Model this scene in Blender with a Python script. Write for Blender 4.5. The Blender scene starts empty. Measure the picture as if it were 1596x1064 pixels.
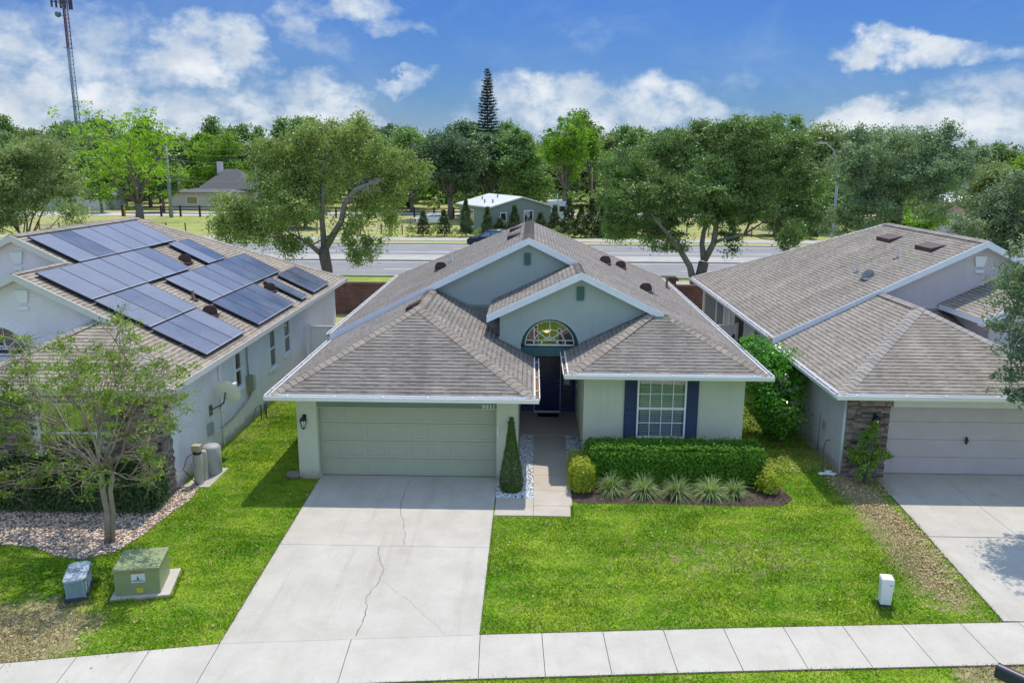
import bpy, math, random
import numpy as np
from mathutils import Vector

SC = bpy.context.scene
R_ = math.radians
# ------------------------------------------------------------------ camera
F, CX, CY = 1260.0, 798.0, 532.0
PIT, YAW, ROL, CH = R_(12.62), R_(1.40), R_(.3), 8.7
_fw = Vector((-math.sin(YAW)*math.cos(PIT), math.cos(YAW)*math.cos(PIT), -math.sin(PIT)))
_rt = Vector((math.cos(YAW), math.sin(YAW), 0)); _up = _rt.cross(_fw)
_r2 = _rt*math.cos(ROL)+_up*math.sin(ROL); _u2 = -_rt*math.sin(ROL)+_up*math.cos(ROL)
cam = bpy.data.cameras.new('camera'); camo = bpy.data.objects.new('camera', cam)
SC.collection.objects.link(camo); SC.camera = camo
cam.sensor_width = 36; cam.lens = 36*F/1596; cam.clip_end = 3000; cam.clip_start = .1
from mathutils import Matrix
m = Matrix((_r2, _u2, -_fw)).transposed().to_4x4(); m.translation = Vector((0, 0, CH)); camo.matrix_world = m

def ray(px, py): return _fw+_r2*((px-CX)/F)-_u2*((py-CY)/F)
def onY(px, py, Y):
    d = ray(px, py); t = Y/d.y; return Vector((d.x*t, Y, CH+d.z*t))
def onZ(px, py, z=0.0):
    d = ray(px, py); t = (z-CH)/d.z; return Vector((d.x*t, d.y*t, z))

# ------------------------------------------------------------------ world, sun, exposure
SUN_AZ = math.atan2(.36, 1.25)     # towards +Y, a little to +X
SUN_EL = R_(63.4)
SC.view_settings.view_transform = 'Standard'; SC.view_settings.look = 'None'
SC.view_settings.gamma = 1; SC.view_settings.exposure = 0.58
SC.view_settings.use_curve_mapping = False
sl = bpy.data.lights.new('sun', 'SUN'); sl.energy = 2.65; sl.angle = R_(.53); sl.color = (1, .925, .79)
so = bpy.data.objects.new('sun', sl); SC.collection.objects.link(so)
sd = Vector((math.sin(SUN_AZ)*math.cos(SUN_EL), math.cos(SUN_AZ)*math.cos(SUN_EL), math.sin(SUN_EL)))
so.rotation_euler = sd.to_track_quat('Z', 'Y').to_euler(); so.location = (0, 0, 60)

class NT:
    """tiny node helper"""
    def __init__(s, tree): s.t = tree; s.n = tree.nodes; s.l = tree.links
    def new(s, typ, **kw):
        n = s.n.new(typ)
        for k, v in kw.items(): setattr(n, k, v)
        return n
    def setin(s, n, k, v):
        if v is None: return
        if hasattr(v, 'is_linked') or isinstance(v, bpy.types.NodeSocket): s.l.new(v, n.inputs[k])
        else: n.inputs[k].default_value = v
    def math(s, op, a, b=None, c=None, clamp=False):
        n = s.new('ShaderNodeMath', operation=op); n.use_clamp = clamp
        for i, v in enumerate((a, b, c)): s.setin(n, i, v)
        return n.outputs[0]
    def mix(s, f, a, b, blend='MIX'):
        n = s.new('ShaderNodeMix', data_type='RGBA', blend_type=blend)
        s.setin(n, 0, f)
        for i, v in ((6, a), (7, b)):
            if isinstance(v, tuple) and len(v) == 3: v = v+(1,)
            s.setin(n, i, v)
        return n.outputs[2]
    def noise(s, vec, scale, detail=4, rough=.6, dist=0, out=0):
        n = s.new('ShaderNodeTexNoise'); s.setin(n, 'Vector', vec)
        n.inputs['Scale'].default_value = scale; n.inputs['Detail'].default_value = detail
        n.inputs['Roughness'].default_value = rough; n.inputs['Distortion'].default_value = dist
        return n.outputs[out]
    def ramp(s, f, stops):
        n = s.new('ShaderNodeValToRGB'); s.setin(n, 0, f); e = n.color_ramp.elements
        while len(e) < len(stops): e.new(.5)
        for i, (p, c) in enumerate(stops):
            e[i].position = p; e[i].color = (c if isinstance(c, tuple) else (c, c, c))+(1,)
        return n.outputs[0]
    def mrange(s, v, a, b, c=0., d=1., smooth=False):
        n = s.new('ShaderNodeMapRange'); n.interpolation_type = 'SMOOTHSTEP' if smooth else 'LINEAR'
        for i, x in enumerate((v, a, b, c, d)): s.setin(n, i, x)
        return n.outputs[0]

w = bpy.data.worlds.new('World'); SC.world = w; w.use_nodes = True
N = NT(w.node_tree); N.n.clear()
out = N.new('ShaderNodeOutputWorld'); bg = N.new('ShaderNodeBackground')
sky = N.new('ShaderNodeTexSky', sky_type='NISHITA'); sky.sun_disc = False
sky.sun_elevation = SUN_EL; sky.sun_rotation = SUN_AZ; sky.air_density = 1.25; sky.dust_density = .35; sky.ozone_density = 4.5; sky.altitude = 0
tc = N.new('ShaderNodeTexCoord'); sep = N.new('ShaderNodeSeparateXYZ'); N.l.new(tc.outputs['Generated'], sep.inputs[0])
az = N.math('ARCTAN2', sep.outputs[0], sep.outputs[1]); el = N.math('ARCSINE', sep.outputs[2])
comb = N.new('ShaderNodeCombineXYZ'); N.l.new(az, comb.inputs[0]); N.l.new(N.math('MULTIPLY', el, 1.35), comb.inputs[1])
nz = N.new('ShaderNodeTexNoise'); N.l.new(comb.outputs[0], nz.inputs['Vector']); nz.inputs['Scale'].default_value = 9; nz.inputs['Detail'].default_value = 8; nz.inputs['Roughness'].default_value = .58
nsep = N.new('ShaderNodeSeparateColor'); N.l.new(nz.outputs['Color'], nsep.inputs[0])
nz2 = N.noise(comb.outputs[0], 26, 6, .6)
azd = N.math('ADD', az, N.math('MULTIPLY', N.math('SUBTRACT', nsep.outputs[0], .5), .17))
eld = N.math('ADD', el, N.math('MULTIPLY', N.math('SUBTRACT', nsep.outputs[1], .5), .12))
CL = [(40, 185, 260, 62, 1.05), (250, 175, 190, 50, 1.), (380, 200, 260, 40, .9), (500, 176, 95, 44, 1.05), (-30, 90, 140, 90, .9), (170, 110, 180, 48, .8), (120, 50, 150, 42, .62),
      (325, 68, 85, 50, 1.15), (480, 35, 45, 50, .75), (560, 8, 55, 22, .9), (610, 43, 55, 15, .62), (525, 83, 40, 24, .5), (625, 134, 36, 13, .75), (700,20,120,14,.25),
      (860, 160, 100, 40, 1.05), (1020, 172, 90, 36, 1.), (940, 190, 190, 30, .85), (905, 50, 34, 26, .42), (960, 90, 170, 30, .16), (1150, 118, 65, 20, .45), (1165, 180, 55, 15, .6),
      (1395, 85, 85, 25, 1.1), (1480, 82, 60, 18, .8), (1330, 118, 24, 10, .6), (1380, 200, 105, 30, 1.35), (1545, 165, 85, 36, .85), (1580, 215, 90, 46, 1.0), (1520, 120, 40, 12, .4), (240,20,200,16,.35),
      (-350, 150, 200, 60, .9), (1900, 150, 250, 60, .9), (2300, 60, 200, 70, .8)]
dens = None
for (x, y, rx, ry, a) in CL:
    d = ray(x, y).normalized(); a0 = math.atan2(d.x, d.y); e0 = math.asin(d.z)
    u = N.math('DIVIDE', N.math('SUBTRACT', azd, a0), rx/F*1.15); v = N.math('DIVIDE', N.math('SUBTRACT', eld, e0), ry/F*1.15)
    q = N.math('ADD', N.math('MULTIPLY', u, u), N.math('MULTIPLY', v, v))
    b = N.math('MULTIPLY', N.mrange(q, 0., 1.75, 1., 0., True), a)
    dens = b if dens is None else N.math('MAXIMUM', dens, b)
# unseen scattered clouds added behind and above the view as fill light
far = N.math('MULTIPLY', N.mrange(N.noise(tc.outputs['Generated'], 3.2, 7, .6), .42, .62, 0, 1, True), N.mrange(sep.outputs[1], .45, .05, 0, 1, True))
dens = N.math('MAXIMUM', dens, far)
dd = N.math('MULTIPLY', dens, N.mrange(nz2, .30, .64, .46, 1.18))
veil = N.math('MULTIPLY', N.mrange(N.noise(comb.outputs[0], 4.5, 6, .65, .6), .42, .75, 0, .28, True), N.mrange(el, .0, .3, 1., .6))
mask = N.math('MAXIMUM', N.mrange(dd, .15, 1.02, 0., .96, True), veil)
shade = N.mrange(N.noise(comb.outputs[0], 14, 5, .55), .33, .66, 0., 1., True)
ccol = N.mix(shade, (2.7, 3.15, 3.75), (4.5, 4.7, 4.9))
ccol = N.mix(N.mrange(dd, .35, 1.15, 0, 1), (2.5, 3.2, 4.1), ccol)
hs = N.new('ShaderNodeHueSaturation'); hs.inputs['Saturation'].default_value = 1.0; hs.inputs['Hue'].default_value = .5; N.l.new(sky.outputs[0], hs.inputs['Color'])
tint = N.ramp(N.mrange(el, -.02, .6), [(0, (.19, .28, .46)), (.16, (.145, .24, .45)), (.38, (.12, .225, .45)), (.62, (.45, .62, .8)), (1, (.9, .97, 1.))])
skc = N.mix(1., hs.outputs[0], tint, 'MULTIPLY')
lit = N.mrange(sep.outputs[1], .45, -.35, 1., 2.15, True)      # extra fill: unseen clouds opposite the sun brightened, as if facing it
lc = N.new('ShaderNodeCombineXYZ'); [N.l.new(lit, lc.inputs[i]) for i in range(3)]
ccol = N.mix(1., ccol, lc.outputs[0], 'MULTIPLY')
N.l.new(N.mix(mask, skc, ccol), bg.inputs[0]); bg.inputs[1].default_value = .13
N.l.new(bg.outputs[0], out.inputs[0])
SC.cycles.max_bounces = 6; SC.cycles.transparent_max_bounces = 8

# ------------------------------------------------------------------ helpers
COL = SC.collection
rng = np.random.default_rng(7); random.seed(7)
def link(o): COL.objects.link(o); return o
def tag(o, label=None, cat=None, group=None, kind=None):
    if label: o['label'] = label
    if cat: o['category'] = cat
    if group: o['group'] = group
    if kind: o['kind'] = kind
    return o
def thing(name, label, cat, loc=(0, 0, 0), rz=0, group=None, s=1.0):
    o = link(bpy.data.objects.new(name, None)); o.location = loc; o.rotation_euler.z = rz; o.scale = (s, s, s) if not isinstance(s, tuple) else s
    o.empty_display_size = .3
    return tag(o, label, cat, group)
def kids(o): return [c for c in bpy.data.objects if c.parent == o]
def dup(o, loc, rz=0, label=None, s=None, parent=None):
    ch = kids(o); c = link(o.copy())
    if parent is None: c.location = loc; c.rotation_euler.z = rz
    else: c.parent = parent
    if s: c.scale = (s, s, s) if not isinstance(s, tuple) else s
    if label: c['label'] = label
    for k in ch: dup(k, None, parent=c)
    return c

def basis(n):
    if abs(n.z) > .999: return Vector((1, 0, 0)), Vector((0, 1, 0))
    u = Vector((0, 0, 1)).cross(n).normalized(); v = n.cross(u).normalized(); return u, v

class MB:
    def __init__(s, off=(0, 0, 0)):
        s.v = []; s.f = []; s.uv = []; s.tone = []; s.off = Vector(off); s.ct = 0.5; s.sm = []
    def poly(s, pts, uvf=None, sm=False):
        pts = [Vector(p) for p in pts]; i = len(s.v); s.v += pts; s.f.append(list(range(i, i+len(pts))))
        if uvf: s.uv.append([uvf(p) for p in pts])
        else:
            n = Vector((0, 0, 0))
            for k in range(len(pts)):
                a, b = pts[k], pts[(k+1) % len(pts)]
                n += Vector(((a.y-b.y)*(a.z+b.z), (a.z-b.z)*(a.x+b.x), (a.x-b.x)*(a.y+b.y)))
            n = n.normalized() if n.length > 1e-9 else Vector((0, 0, 1))
            if n.z < -1e-4: n = -n
            u, v = basis(n); s.uv.append([(p.dot(u), p.dot(v)) for p in pts])
        s.tone.append(s.ct); s.sm.append(sm)
    def box(s, x0, x1, y0, y1, z0, z1):
        p = [(x0, y0, z0), (x1, y0, z0), (x1, y1, z0), (x0, y1, z0), (x0, y0, z1), (x1, y0, z1), (x1, y1, z1), (x0, y1, z1)]
        for q in ((3, 2, 1, 0), (4, 5, 6, 7), (0, 1, 5, 4), (1, 2, 6, 5), (2, 3, 7, 6), (3, 0, 4, 7)): s.poly([p[k] for k in q])
    def prism(s, pts, d):
        """polygon pts swept by vector d"""
        pts = [Vector(p) for p in pts]; d = Vector(d); q = [p+d for p in pts]; s.poly(pts); s.poly(q[::-1])
        for k in range(len(pts)):
            a = (k+1) % len(pts); s.poly([pts[k], q[k], q[a], pts[a]])
    def beam(s, a, b, w, h, up=(0, 0, 1)):
        a, b = Vector(a), Vector(b); d = (b-a).normalized(); side = d.cross(Vector(up)).normalized()*w/2; u = side.cross(d).normalized()*h/2
        s.prism([a-side-u, a+side-u, a+side+u, a-side+u], b-a)
    def tube(s, a, b, r0, r1=None, n=8, cap=True):
        r1 = r0 if r1 is None else r1; a, b = Vector(a), Vector(b); d = (b-a)
        if d.length < 1e-6: return
        d.normalize(); u = d.orthogonal().normalized(); v = d.cross(u)
        ra = [a+(u*math.cos(2*math.pi*k/n)+v*math.sin(2*math.pi*k/n))*r0 for k in range(n)]
        rb = [b+(u*math.cos(2*math.pi*k/n)+v*math.sin(2*math.pi*k/n))*r1 for k in range(n)]
        for k in range(n):
            j = (k+1) % n; s.poly([ra[k], ra[j], rb[j], rb[k]], sm=True)
        if cap: s.poly(ra[::-1]); s.poly(rb)
    def path(s, pts, rad, n=8):
        """smooth tube through points with radii"""
        pts = [Vector(p) for p in pts]; rings = []
        prev = None
        for i, p in enumerate(pts):
            d = (pts[min(i+1, len(pts)-1)]-pts[max(i-1, 0)]).normalized()
            u = d.orthogonal().normalized() if prev is None else (prev-d*prev.dot(d)).normalized()
            prev = u; v = d.cross(u); r = rad[i] if hasattr(rad, '__len__') else rad
            rings.append([p+(u*math.cos(2*math.pi*k/n)+v*math.sin(2*math.pi*k/n))*r for k in range(n)])
        for a, b in zip(rings, rings[1:]):
            for k in range(n):
                j = (k+1) % n; s.poly([a[k], a[j], b[j], b[k]], sm=True)
        s.poly(rings[0][::-1]); s.poly(rings[-1])
    def lathe(s, c, prof, n=16, sx=1, sy=1):
        c = Vector(c); rings = [[c+Vector((r*sx*math.cos(2*math.pi*k/n), r*sy*math.sin(2*math.pi*k/n), z)) for k in range(n)] for r, z in prof]
        for a, b in zip(rings, rings[1:]):
            for k in range(n):
                j = (k+1) % n; s.poly([a[k], a[j], b[j], b[k]], sm=True)
        s.poly(rings[0][::-1]); s.poly(rings[-1])
    def build(s, name, mat, parent=None, bevel=0, merge=False, loc=None):
        me = bpy.data.meshes.new(name)
        me.from_pydata([tuple(p-s.off) for p in s.v], [], s.f); me.materials.append(mat)
        uvl = me.uv_layers.new(name='UVMap'); flat = [c for f in s.uv for q in f for c in q]; uvl.data.foreach_set('uv', flat)
        at = me.attributes.new('tone', 'FLOAT', 'FACE'); at.data.foreach_set('value', s.tone)
        me.polygons.foreach_set('use_smooth', s.sm); 
        if merge or bevel or any(s.sm):
            import bmesh
            bm = bmesh.new(); bm.from_mesh(me); bmesh.ops.remove_doubles(bm, verts=bm.verts, dist=1e-5); bmesh.ops.recalc_face_normals(bm, faces=bm.faces); bm.to_mesh(me); bm.free()
        me.update(); o = link(bpy.data.objects.new(name, me))
        if parent: o.parent = parent
        if loc: o.location = loc
        if bevel:
            b = o.modifiers.new('b', 'BEVEL'); b.width = bevel; b.segments = 2; b.limit_method = 'ANGLE'; b.angle_limit = R_(35)
        return o

def mat(name, col, rough=.8, var=.12, vs=3., bump=0., bs=60., spec=.4, metal=0., col2=None, detail=5, tone=0.0, coat=0.):
    m = bpy.data.materials.new(name); m.use_nodes = True; T = NT(m.node_tree); p = T.n['Principled BSDF']
    g = T.new('ShaderNodeNewGeometry'); pos = g.outputs['Position']
    f = T.noise(pos, vs, detail, .65)
    c2 = col2 or tuple(min(1, c*(1+var)) for c in col); c1 = col if col2 else tuple(c*(1-var) for c in col)
    c = T.mix(T.mrange(f, .3, .7), c1, c2)
    if tone:
        a = T.new('ShaderNodeAttribute', attribute_name='tone')
        c = T.mix(1., c, T.ramp(a.outputs['Fac'], [(0, 1-tone), (1, 1+tone)]), 'MULTIPLY')
    T.l.new(c, p.inputs['Base Color']); p.inputs['Roughness'].default_value = rough; p.inputs['Metallic'].default_value = metal
    p.inputs['Specular IOR Level'].default_value = spec; p.inputs['Coat Weight'].default_value = coat
    if bump:
        b = T.new('ShaderNodeBump'); b.inputs['Strength'].default_value = bump; b.inputs['Distance'].default_value = .02
        T.l.new(T.noise(pos, bs, 4, .7), b.inputs['Height']); T.l.new(b.outputs[0], p.inputs['Normal'])
    return m

def shingle(name, dark, light, row=.145, tooth=.17):
    m = bpy.data.materials.new(name); m.use_nodes = True; T = NT(m.node_tree); p = T.n['Principled BSDF']
    uv = T.new('ShaderNodeUVMap', uv_map='UVMap'); sp = T.new('ShaderNodeSeparateXYZ'); T.l.new(uv.outputs[0], sp.inputs[0])
    v = T.math('DIVIDE', sp.outputs[1], row); rw = T.math('FLOOR', v); fr = T.math('SUBTRACT', v, rw)
    wn = T.new('ShaderNodeTexWhiteNoise', noise_dimensions='1D'); T.l.new(rw, wn.inputs['W'])
    def cell(width, seed):
        u = T.math('ADD', T.math('DIVIDE', sp.outputs[0], width), T.math('MULTIPLY', wn.outputs['Value'], 7.3+seed))
        c = T.new('ShaderNodeCombineXYZ'); T.l.new(T.math('FLOOR', u), c.inputs[0]); T.l.new(rw, c.inputs[1]); c.inputs[2].default_value = seed
        n = T.new('ShaderNodeTexWhiteNoise', noise_dimensions='3D'); T.l.new(c.outputs[0], n.inputs['Vector']); return n.outputs['Value']
    c1 = cell(tooth, 1.); c2 = cell(tooth*2.1, 2.)
    g = T.new('ShaderNodeNewGeometry'); big = T.noise(g.outputs['Position'], .55, 5, .65); gr = T.noise(g.outputs['Position'], 45, 3, .7)
    f = T.math('ADD', T.math('MULTIPLY', c1, .55), T.math('MULTIPLY', c2, .45))
    f = T.mrange(f, .0, 1., .22, .78)
    c = T.mix(f, dark, light)
    # butt-edge shade painted into each course's colour, with dark granules on raised tabs
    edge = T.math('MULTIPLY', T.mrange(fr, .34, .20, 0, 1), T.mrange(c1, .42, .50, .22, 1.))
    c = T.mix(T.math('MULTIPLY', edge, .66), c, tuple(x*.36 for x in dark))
    c = T.mix(1., c, T.ramp(big, [(.3, .84), (.7, 1.12)]), 'MULTIPLY')
    c = T.mix(.5, c, T.ramp(gr, [(.3, .7), (.7, 1.3)]), 'MULTIPLY')
    # algae streaks running down the slope
    sc = T.new('ShaderNodeCombineXYZ'); T.l.new(T.math('MULTIPLY', sp.outputs[0], 1.6), sc.inputs[0]); T.l.new(T.math('MULTIPLY', sp.outputs[1], .22), sc.inputs[1])
    st = T.noise(sc.outputs[0], 1.3, 5, .6); c = T.mix(1., c, T.ramp(st, [(.36, .84), (.6, 1.05)]), 'MULTIPLY')
    T.l.new(c, p.inputs['Base Color']); p.inputs['Roughness'].default_value = .93; p.inputs['Specular IOR Level'].default_value = .25
    h = T.math('ADD', T.math('MULTIPLY', T.math('SUBTRACT', 1., fr), .8), T.math('MULTIPLY', c1, .5)); h = T.math('ADD', h, T.math('MULTIPLY', gr, .25))
    b = T.new('ShaderNodeBump'); b.inputs['Strength'].default_value = .75; b.inputs['Distance'].default_value = .014; T.l.new(h, b.inputs['Height']); T.l.new(b.outputs[0], p.inputs['Normal'])
    return m

def brickmat(name, c1, c2, mortar, bw, rh, ms=.012, bump=.6):
    m = bpy.data.materials.new(name); m.use_nodes = True; T = NT(m.node_tree); p = T.n['Principled BSDF']
    uv = T.new('ShaderNodeUVMap', uv_map='UVMap')
    b = T.new('ShaderNodeTexBrick'); T.l.new(uv.outputs[0], b.inputs['Vector']); b.inputs['Scale'].default_value = 1
    b.inputs['Color1'].default_value = c1+(1,); b.inputs['Color2'].default_value = c2+(1,); b.inputs['Mortar'].default_value = mortar+(1,)
    b.inputs['Brick Width'].default_value = bw; b.inputs['Row Height'].default_value = rh; b.inputs['Mortar Size'].default_value = ms
    g = T.new('ShaderNodeNewGeometry'); n = T.noise(g.outputs['Position'], 1.3, 6, .7)
    T.l.new(T.mix(1., b.outputs[0], T.ramp(n, [(.3, .65), (.7, 1.25)]), 'MULTIPLY'), p.inputs['Base Color'])
    bp = T.new('ShaderNodeBump'); bp.inputs['Strength'].default_value = bump; bp.inputs['Distance'].default_value = .01; bp.invert = True
    T.l.new(b.outputs['Fac'], bp.inputs['Height']); T.l.new(bp.outputs[0], p.inputs['Normal']); p.inputs['Roughness'].default_value = .9
    return m

def leafmat(name, a, b, trans=.24, rough=.45, spec=.28, patch=.8):
    """leaves: diffuse + translucent, each leaf its own tone, branch-to-branch variation"""
    m = bpy.data.materials.new(name); m.use_nodes = True; T = NT(m.node_tree); p = T.n['Principled BSDF']; o = T.n['Material Output']
    at = T.new('ShaderNodeAttribute', attribute_name='tone'); g = T.new('ShaderNodeNewGeometry')
    n = T.noise(g.outputs['Position'], patch, 3, .6); oi = T.new('ShaderNodeObjectInfo')
    f = T.math('ADD', T.math('MULTIPLY', at.outputs['Fac'], .6), T.math('MULTIPLY', T.mrange(n, .3, .7), .4))
    c = T.mix(f, a, b)
    c = T.mix(1., c, T.ramp(oi.outputs['Random'], [(0, .82), (1, 1.18)]), 'MULTIPLY')
    T.l.new(c, p.inputs['Base Color']); p.inputs['Roughness'].default_value = rough; p.inputs['Specular IOR Level'].default_value = spec
    tr = T.new('ShaderNodeBsdfTranslucent'); T.l.new(T.mix(1., c, (1.35, 1.35, .7), 'MULTIPLY'), tr.inputs[0])
    mx = T.new('ShaderNodeMixShader'); mx.inputs[0].default_value = trans; T.l.new(p.outputs[0], mx.inputs[1]); T.l.new(tr.outputs[0], mx.inputs[2]); T.l.new(mx.outputs[0], o.inputs[0])
    return m

def glassmat(name, tint=(.02, .03, .035), refl=.35, rough=.02):
    m = bpy.data.materials.new(name); m.use_nodes = True; T = NT(m.node_tree); o = T.n['Material Output']; p = T.n['Principled BSDF']
    p.inputs['Base Color'].default_value = tint+(1,); p.inputs['Roughness'].default_value = .1
    gl = T.new('ShaderNodeBsdfGlossy'); gl.inputs['Roughness'].default_value = rough; gl.inputs[0].default_value = (.9, .95, 1, 1)
    g = T.new('ShaderNodeNewGeometry'); b = T.new('ShaderNodeBump'); b.inputs['Strength'].default_value = .12; b.inputs['Distance'].default_value = .02
    T.l.new(T.noise(g.outputs['Position'], 1.6, 2, .5), b.inputs['Height']); T.l.new(b.outputs[0], gl.inputs['Normal'])
    mx = T.new('ShaderNodeMixShader'); mx.inputs[0].default_value = refl; T.l.new(p.outputs[0], mx.inputs[1]); T.l.new(gl.outputs[0], mx.inputs[2]); T.l.new(mx.outputs[0], o.inputs[0])
    return m
def seeglass(name, refl=.25):
    m = bpy.data.materials.new(name); m.use_nodes = True; T = NT(m.node_tree); o = T.n['Material Output']
    gl = T.new('ShaderNodeBsdfGlossy'); gl.inputs['Roughness'].default_value = .01; tr = T.new('ShaderNodeBsdfTransparent'); tr.inputs[0].default_value = (.85, .9, .9, 1)
    mx = T.new('ShaderNodeMixShader'); mx.inputs[0].default_value = refl; T.l.new(tr.outputs[0], mx.inputs[1]); T.l.new(gl.outputs[0], mx.inputs[2]); T.l.new(mx.outputs[0], o.inputs[0])
    return m
def emit(name, col, st):
    m = bpy.data.materials.new(name); m.use_nodes = True; p = m.node_tree.nodes['Principled BSDF']
    p.inputs['Base Color'].default_value = col+(1,); p.inputs['Emission Color'].default_value = col+(1,); p.inputs['Emission Strength'].default_value = st
    return m

def stucco(name, col, dirt=(.25, .2, .15)):
    m = mat(name, col, .92, .05, 1.0, .45, 70, .12); T = NT(m.node_tree); p = T.n['Principled BSDF']; src = p.inputs['Base Color'].links[0].from_socket
    g = T.new('ShaderNodeNewGeometry'); sp = T.new('ShaderNodeSeparateXYZ'); T.l.new(g.outputs['Position'], sp.inputs[0]); mp = T.new('ShaderNodeMapping'); T.l.new(g.outputs['Position'], mp.inputs['Vector']); mp.inputs['Scale'].default_value = (5, 5, .5)
    st = T.noise(mp.outputs[0], 1., 5, .7); c = T.mix(T.math('MULTIPLY', T.mrange(st, .50, .75, 0, 1, True), .22), src, tuple(x*.6 for x in col))
    n = T.noise(g.outputs['Position'], 3.5, 5, .7); c = T.mix(T.math('MULTIPLY', T.mrange(T.math('SUBTRACT', sp.outputs[2], T.math('MULTIPLY', n, .45)), .12, -.16, 0, 1, True), .55), c, dirt)
    T.l.new(c, p.inputs['Base Color']); return m
M = {}
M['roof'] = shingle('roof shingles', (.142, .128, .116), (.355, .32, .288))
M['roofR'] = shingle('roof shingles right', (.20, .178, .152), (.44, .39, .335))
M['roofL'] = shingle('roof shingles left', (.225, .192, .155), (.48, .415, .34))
M['cap'] = mat('ridge shingles', (.29, .245, .205), .93, .1, 2.2, .6, 60, .2, col2=(.38, .325, .275), tone=.13)
M['sage'] = stucco('sage stucco', (.61, .63, .50))
M['teal'] = stucco('teal stucco', (.41, .48, .46))
M['tealdark'] = mat('dark teal trim', (.055, .135, .15), .7, .1, 2)
M['alu'] = mat('aluminium frame', (.55, .56, .6), .35, .05, 5, metal=.4)
M['headr'] = mat('header trim', (.20, .27, .22), .8, .06, 2)
M['white'] = mat('white trim', (.83, .83, .85), .5, .04, 3)
M['fasc'] = mat('fascia paint', (.80, .83, .92), .5, .05, 2)
M['gdoor'] = mat('garage door paint', (.42, .45, .335), .55, .03, 2, 0, 1)
M['navy'] = mat('navy paint', (.020, .030, .13), .22, .15, 3, spec=.5)
M['frameblue'] = mat('blue frame paint', (.03, .075, .23), .45, .1, 3)
M['shut'] = mat('shutter paint', (.035, .055, .115), .55, .08, 3)
M['vent'] = mat('vent paint', (.07, .17, .155), .7, .05, 4)
M['black'] = mat('black metal', (.015, .015, .017), .4, .1, 8, spec=.5)
M['brown'] = mat('brown vent metal', (.085, .045, .04), .55, .15, 8)
M['pipe'] = mat('lead pipe', (.33, .34, .35), .6, .1, 8)
M['glass'] = glassmat('window glass'); M['glassdk'] = glassmat('dark window glass', (.012, .016, .022), .16)
M['clear'] = seeglass('clear pane', .24)
M['clear2'] = seeglass('clear pane low', .12)
M['darkin'] = mat('dim interior', (.22, .17, .11), .9, .2, 2)
M['blind'] = mat('white blinds', (.62, .64, .66), .6, .04, 5)
def concmat(name, a, b2, stain, amt=.5):
    m = bpy.data.materials.new(name); m.use_nodes = True; T = NT(m.node_tree); p = T.n['Principled BSDF']; g = T.new('ShaderNodeNewGeometry'); pos = g.outputs['Position']
    c = T.mix(T.mrange(T.noise(pos, .8, 6, .7), .32, .68), a, b2)
    c = T.mix(T.math('MULTIPLY', T.mrange(T.noise(pos, 2.3, 6, .75, .8), .54, .70, 0, 1, True), amt*.5), c, stain)
    mp = T.new('ShaderNodeMapping'); T.l.new(pos, mp.inputs['Vector']); mp.inputs['Scale'].default_value = (3.2, .22, 1.)      # faint tyre and wash streaks along the drive
    c = T.mix(T.math('MULTIPLY', T.mrange(T.noise(mp.outputs[0], 1., 5, .7), .50, .74, 0, 1, True), amt*.55), c, tuple(x*.72 for x in stain))
    v = T.new('ShaderNodeTexVoronoi'); v.inputs['Scale'].default_value = .55; v.inputs['Randomness'].default_value = 1; T.l.new(pos, v.inputs['Vector'])
    c = T.mix(T.math('MULTIPLY', T.mrange(v.outputs['Distance'], .16, .03, 0, 1, True), amt*.55), c, (.30, .26, .22))
    sp = T.noise(pos, 60, 3, .8); c = T.mix(1., c, T.ramp(sp, [(.3, .90), (.7, 1.08)]), 'MULTIPLY')
    T.l.new(c, p.inputs['Base Color']); p.inputs['Roughness'].default_value = .9; p.inputs['Specular IOR Level'].default_value = .12
    bp = T.new('ShaderNodeBump'); bp.inputs['Strength'].default_value = .25; bp.inputs['Distance'].default_value = .01; T.l.new(sp, bp.inputs['Height']); T.l.new(bp.outputs[0], p.inputs['Normal']); return m
M['conc'] = concmat('driveway concrete', (.445, .415, .365), (.545, .515, .46), (.42, .37, .30), .55)
M['walkc'] = concmat('sidewalk concrete', (.47, .44, .39), (.57, .54, .485), (.50, .42, .34), .45)
M['pinkc'] = mat('pinkish walk concrete', (.44, .385, .335), .85, .07, 1.3, .2, 140, .15, col2=(.53, .475, .415))
M['joint'] = mat('joint filler', (.10, .09, .08), .95, .3, 12)
M['crack'] = mat('crack', (.20, .175, .15), .95, .25, 9)
M['soil'] = mat('soil', (.075, .055, .04), .95, .35, 9, .8, 40)
M['mulch'] = mat('mulch', (.05, .032, .026), .95, .5, 14, 1., 35, col2=(.12, .085, .07))
M['asph'] = mat('asphalt', (.225, .22, .225), .9, .10, .35, .2, 90, .3, col2=(.29, .285, .29))
M['rline'] = mat('road paint', (.8, .8, .8), .7, .08, 3)
M['med'] = mat('median concrete', (.42, .40, .365), .9, .15, .8, .2, 60)
M['stuccoL'] = stucco('pale stucco', (.84, .80, .84))
M['stuccoR'] = stucco('lavender grey stucco', (.66, .60, .62))
M['gdoorR'] = mat('beige garage door', (.52, .465, .465), .55, .05, 2)
M['taupe'] = mat('taupe fascia', (.66, .63, .60), .6, .05, 2)
M['stone'] = mat('stacked stone', (.16, .125, .115), .9, .3, 7, .6, 30, tone=.55, col2=(.30, .235, .21))
M['brick'] = brickmat('red brick', (.105, .035, .026), (.17, .06, .042), (.16, .13, .12), .24, .085, .014)
M['bark'] = mat('bark', (.13, .105, .09), .95, .3, 5, 1., 14, col2=(.23, .20, .18))
M['barkpale'] = mat('pale smooth bark', (.25, .20, .15), .85, .25, 4, .5, 14, col2=(.42, .345, .28))
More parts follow.
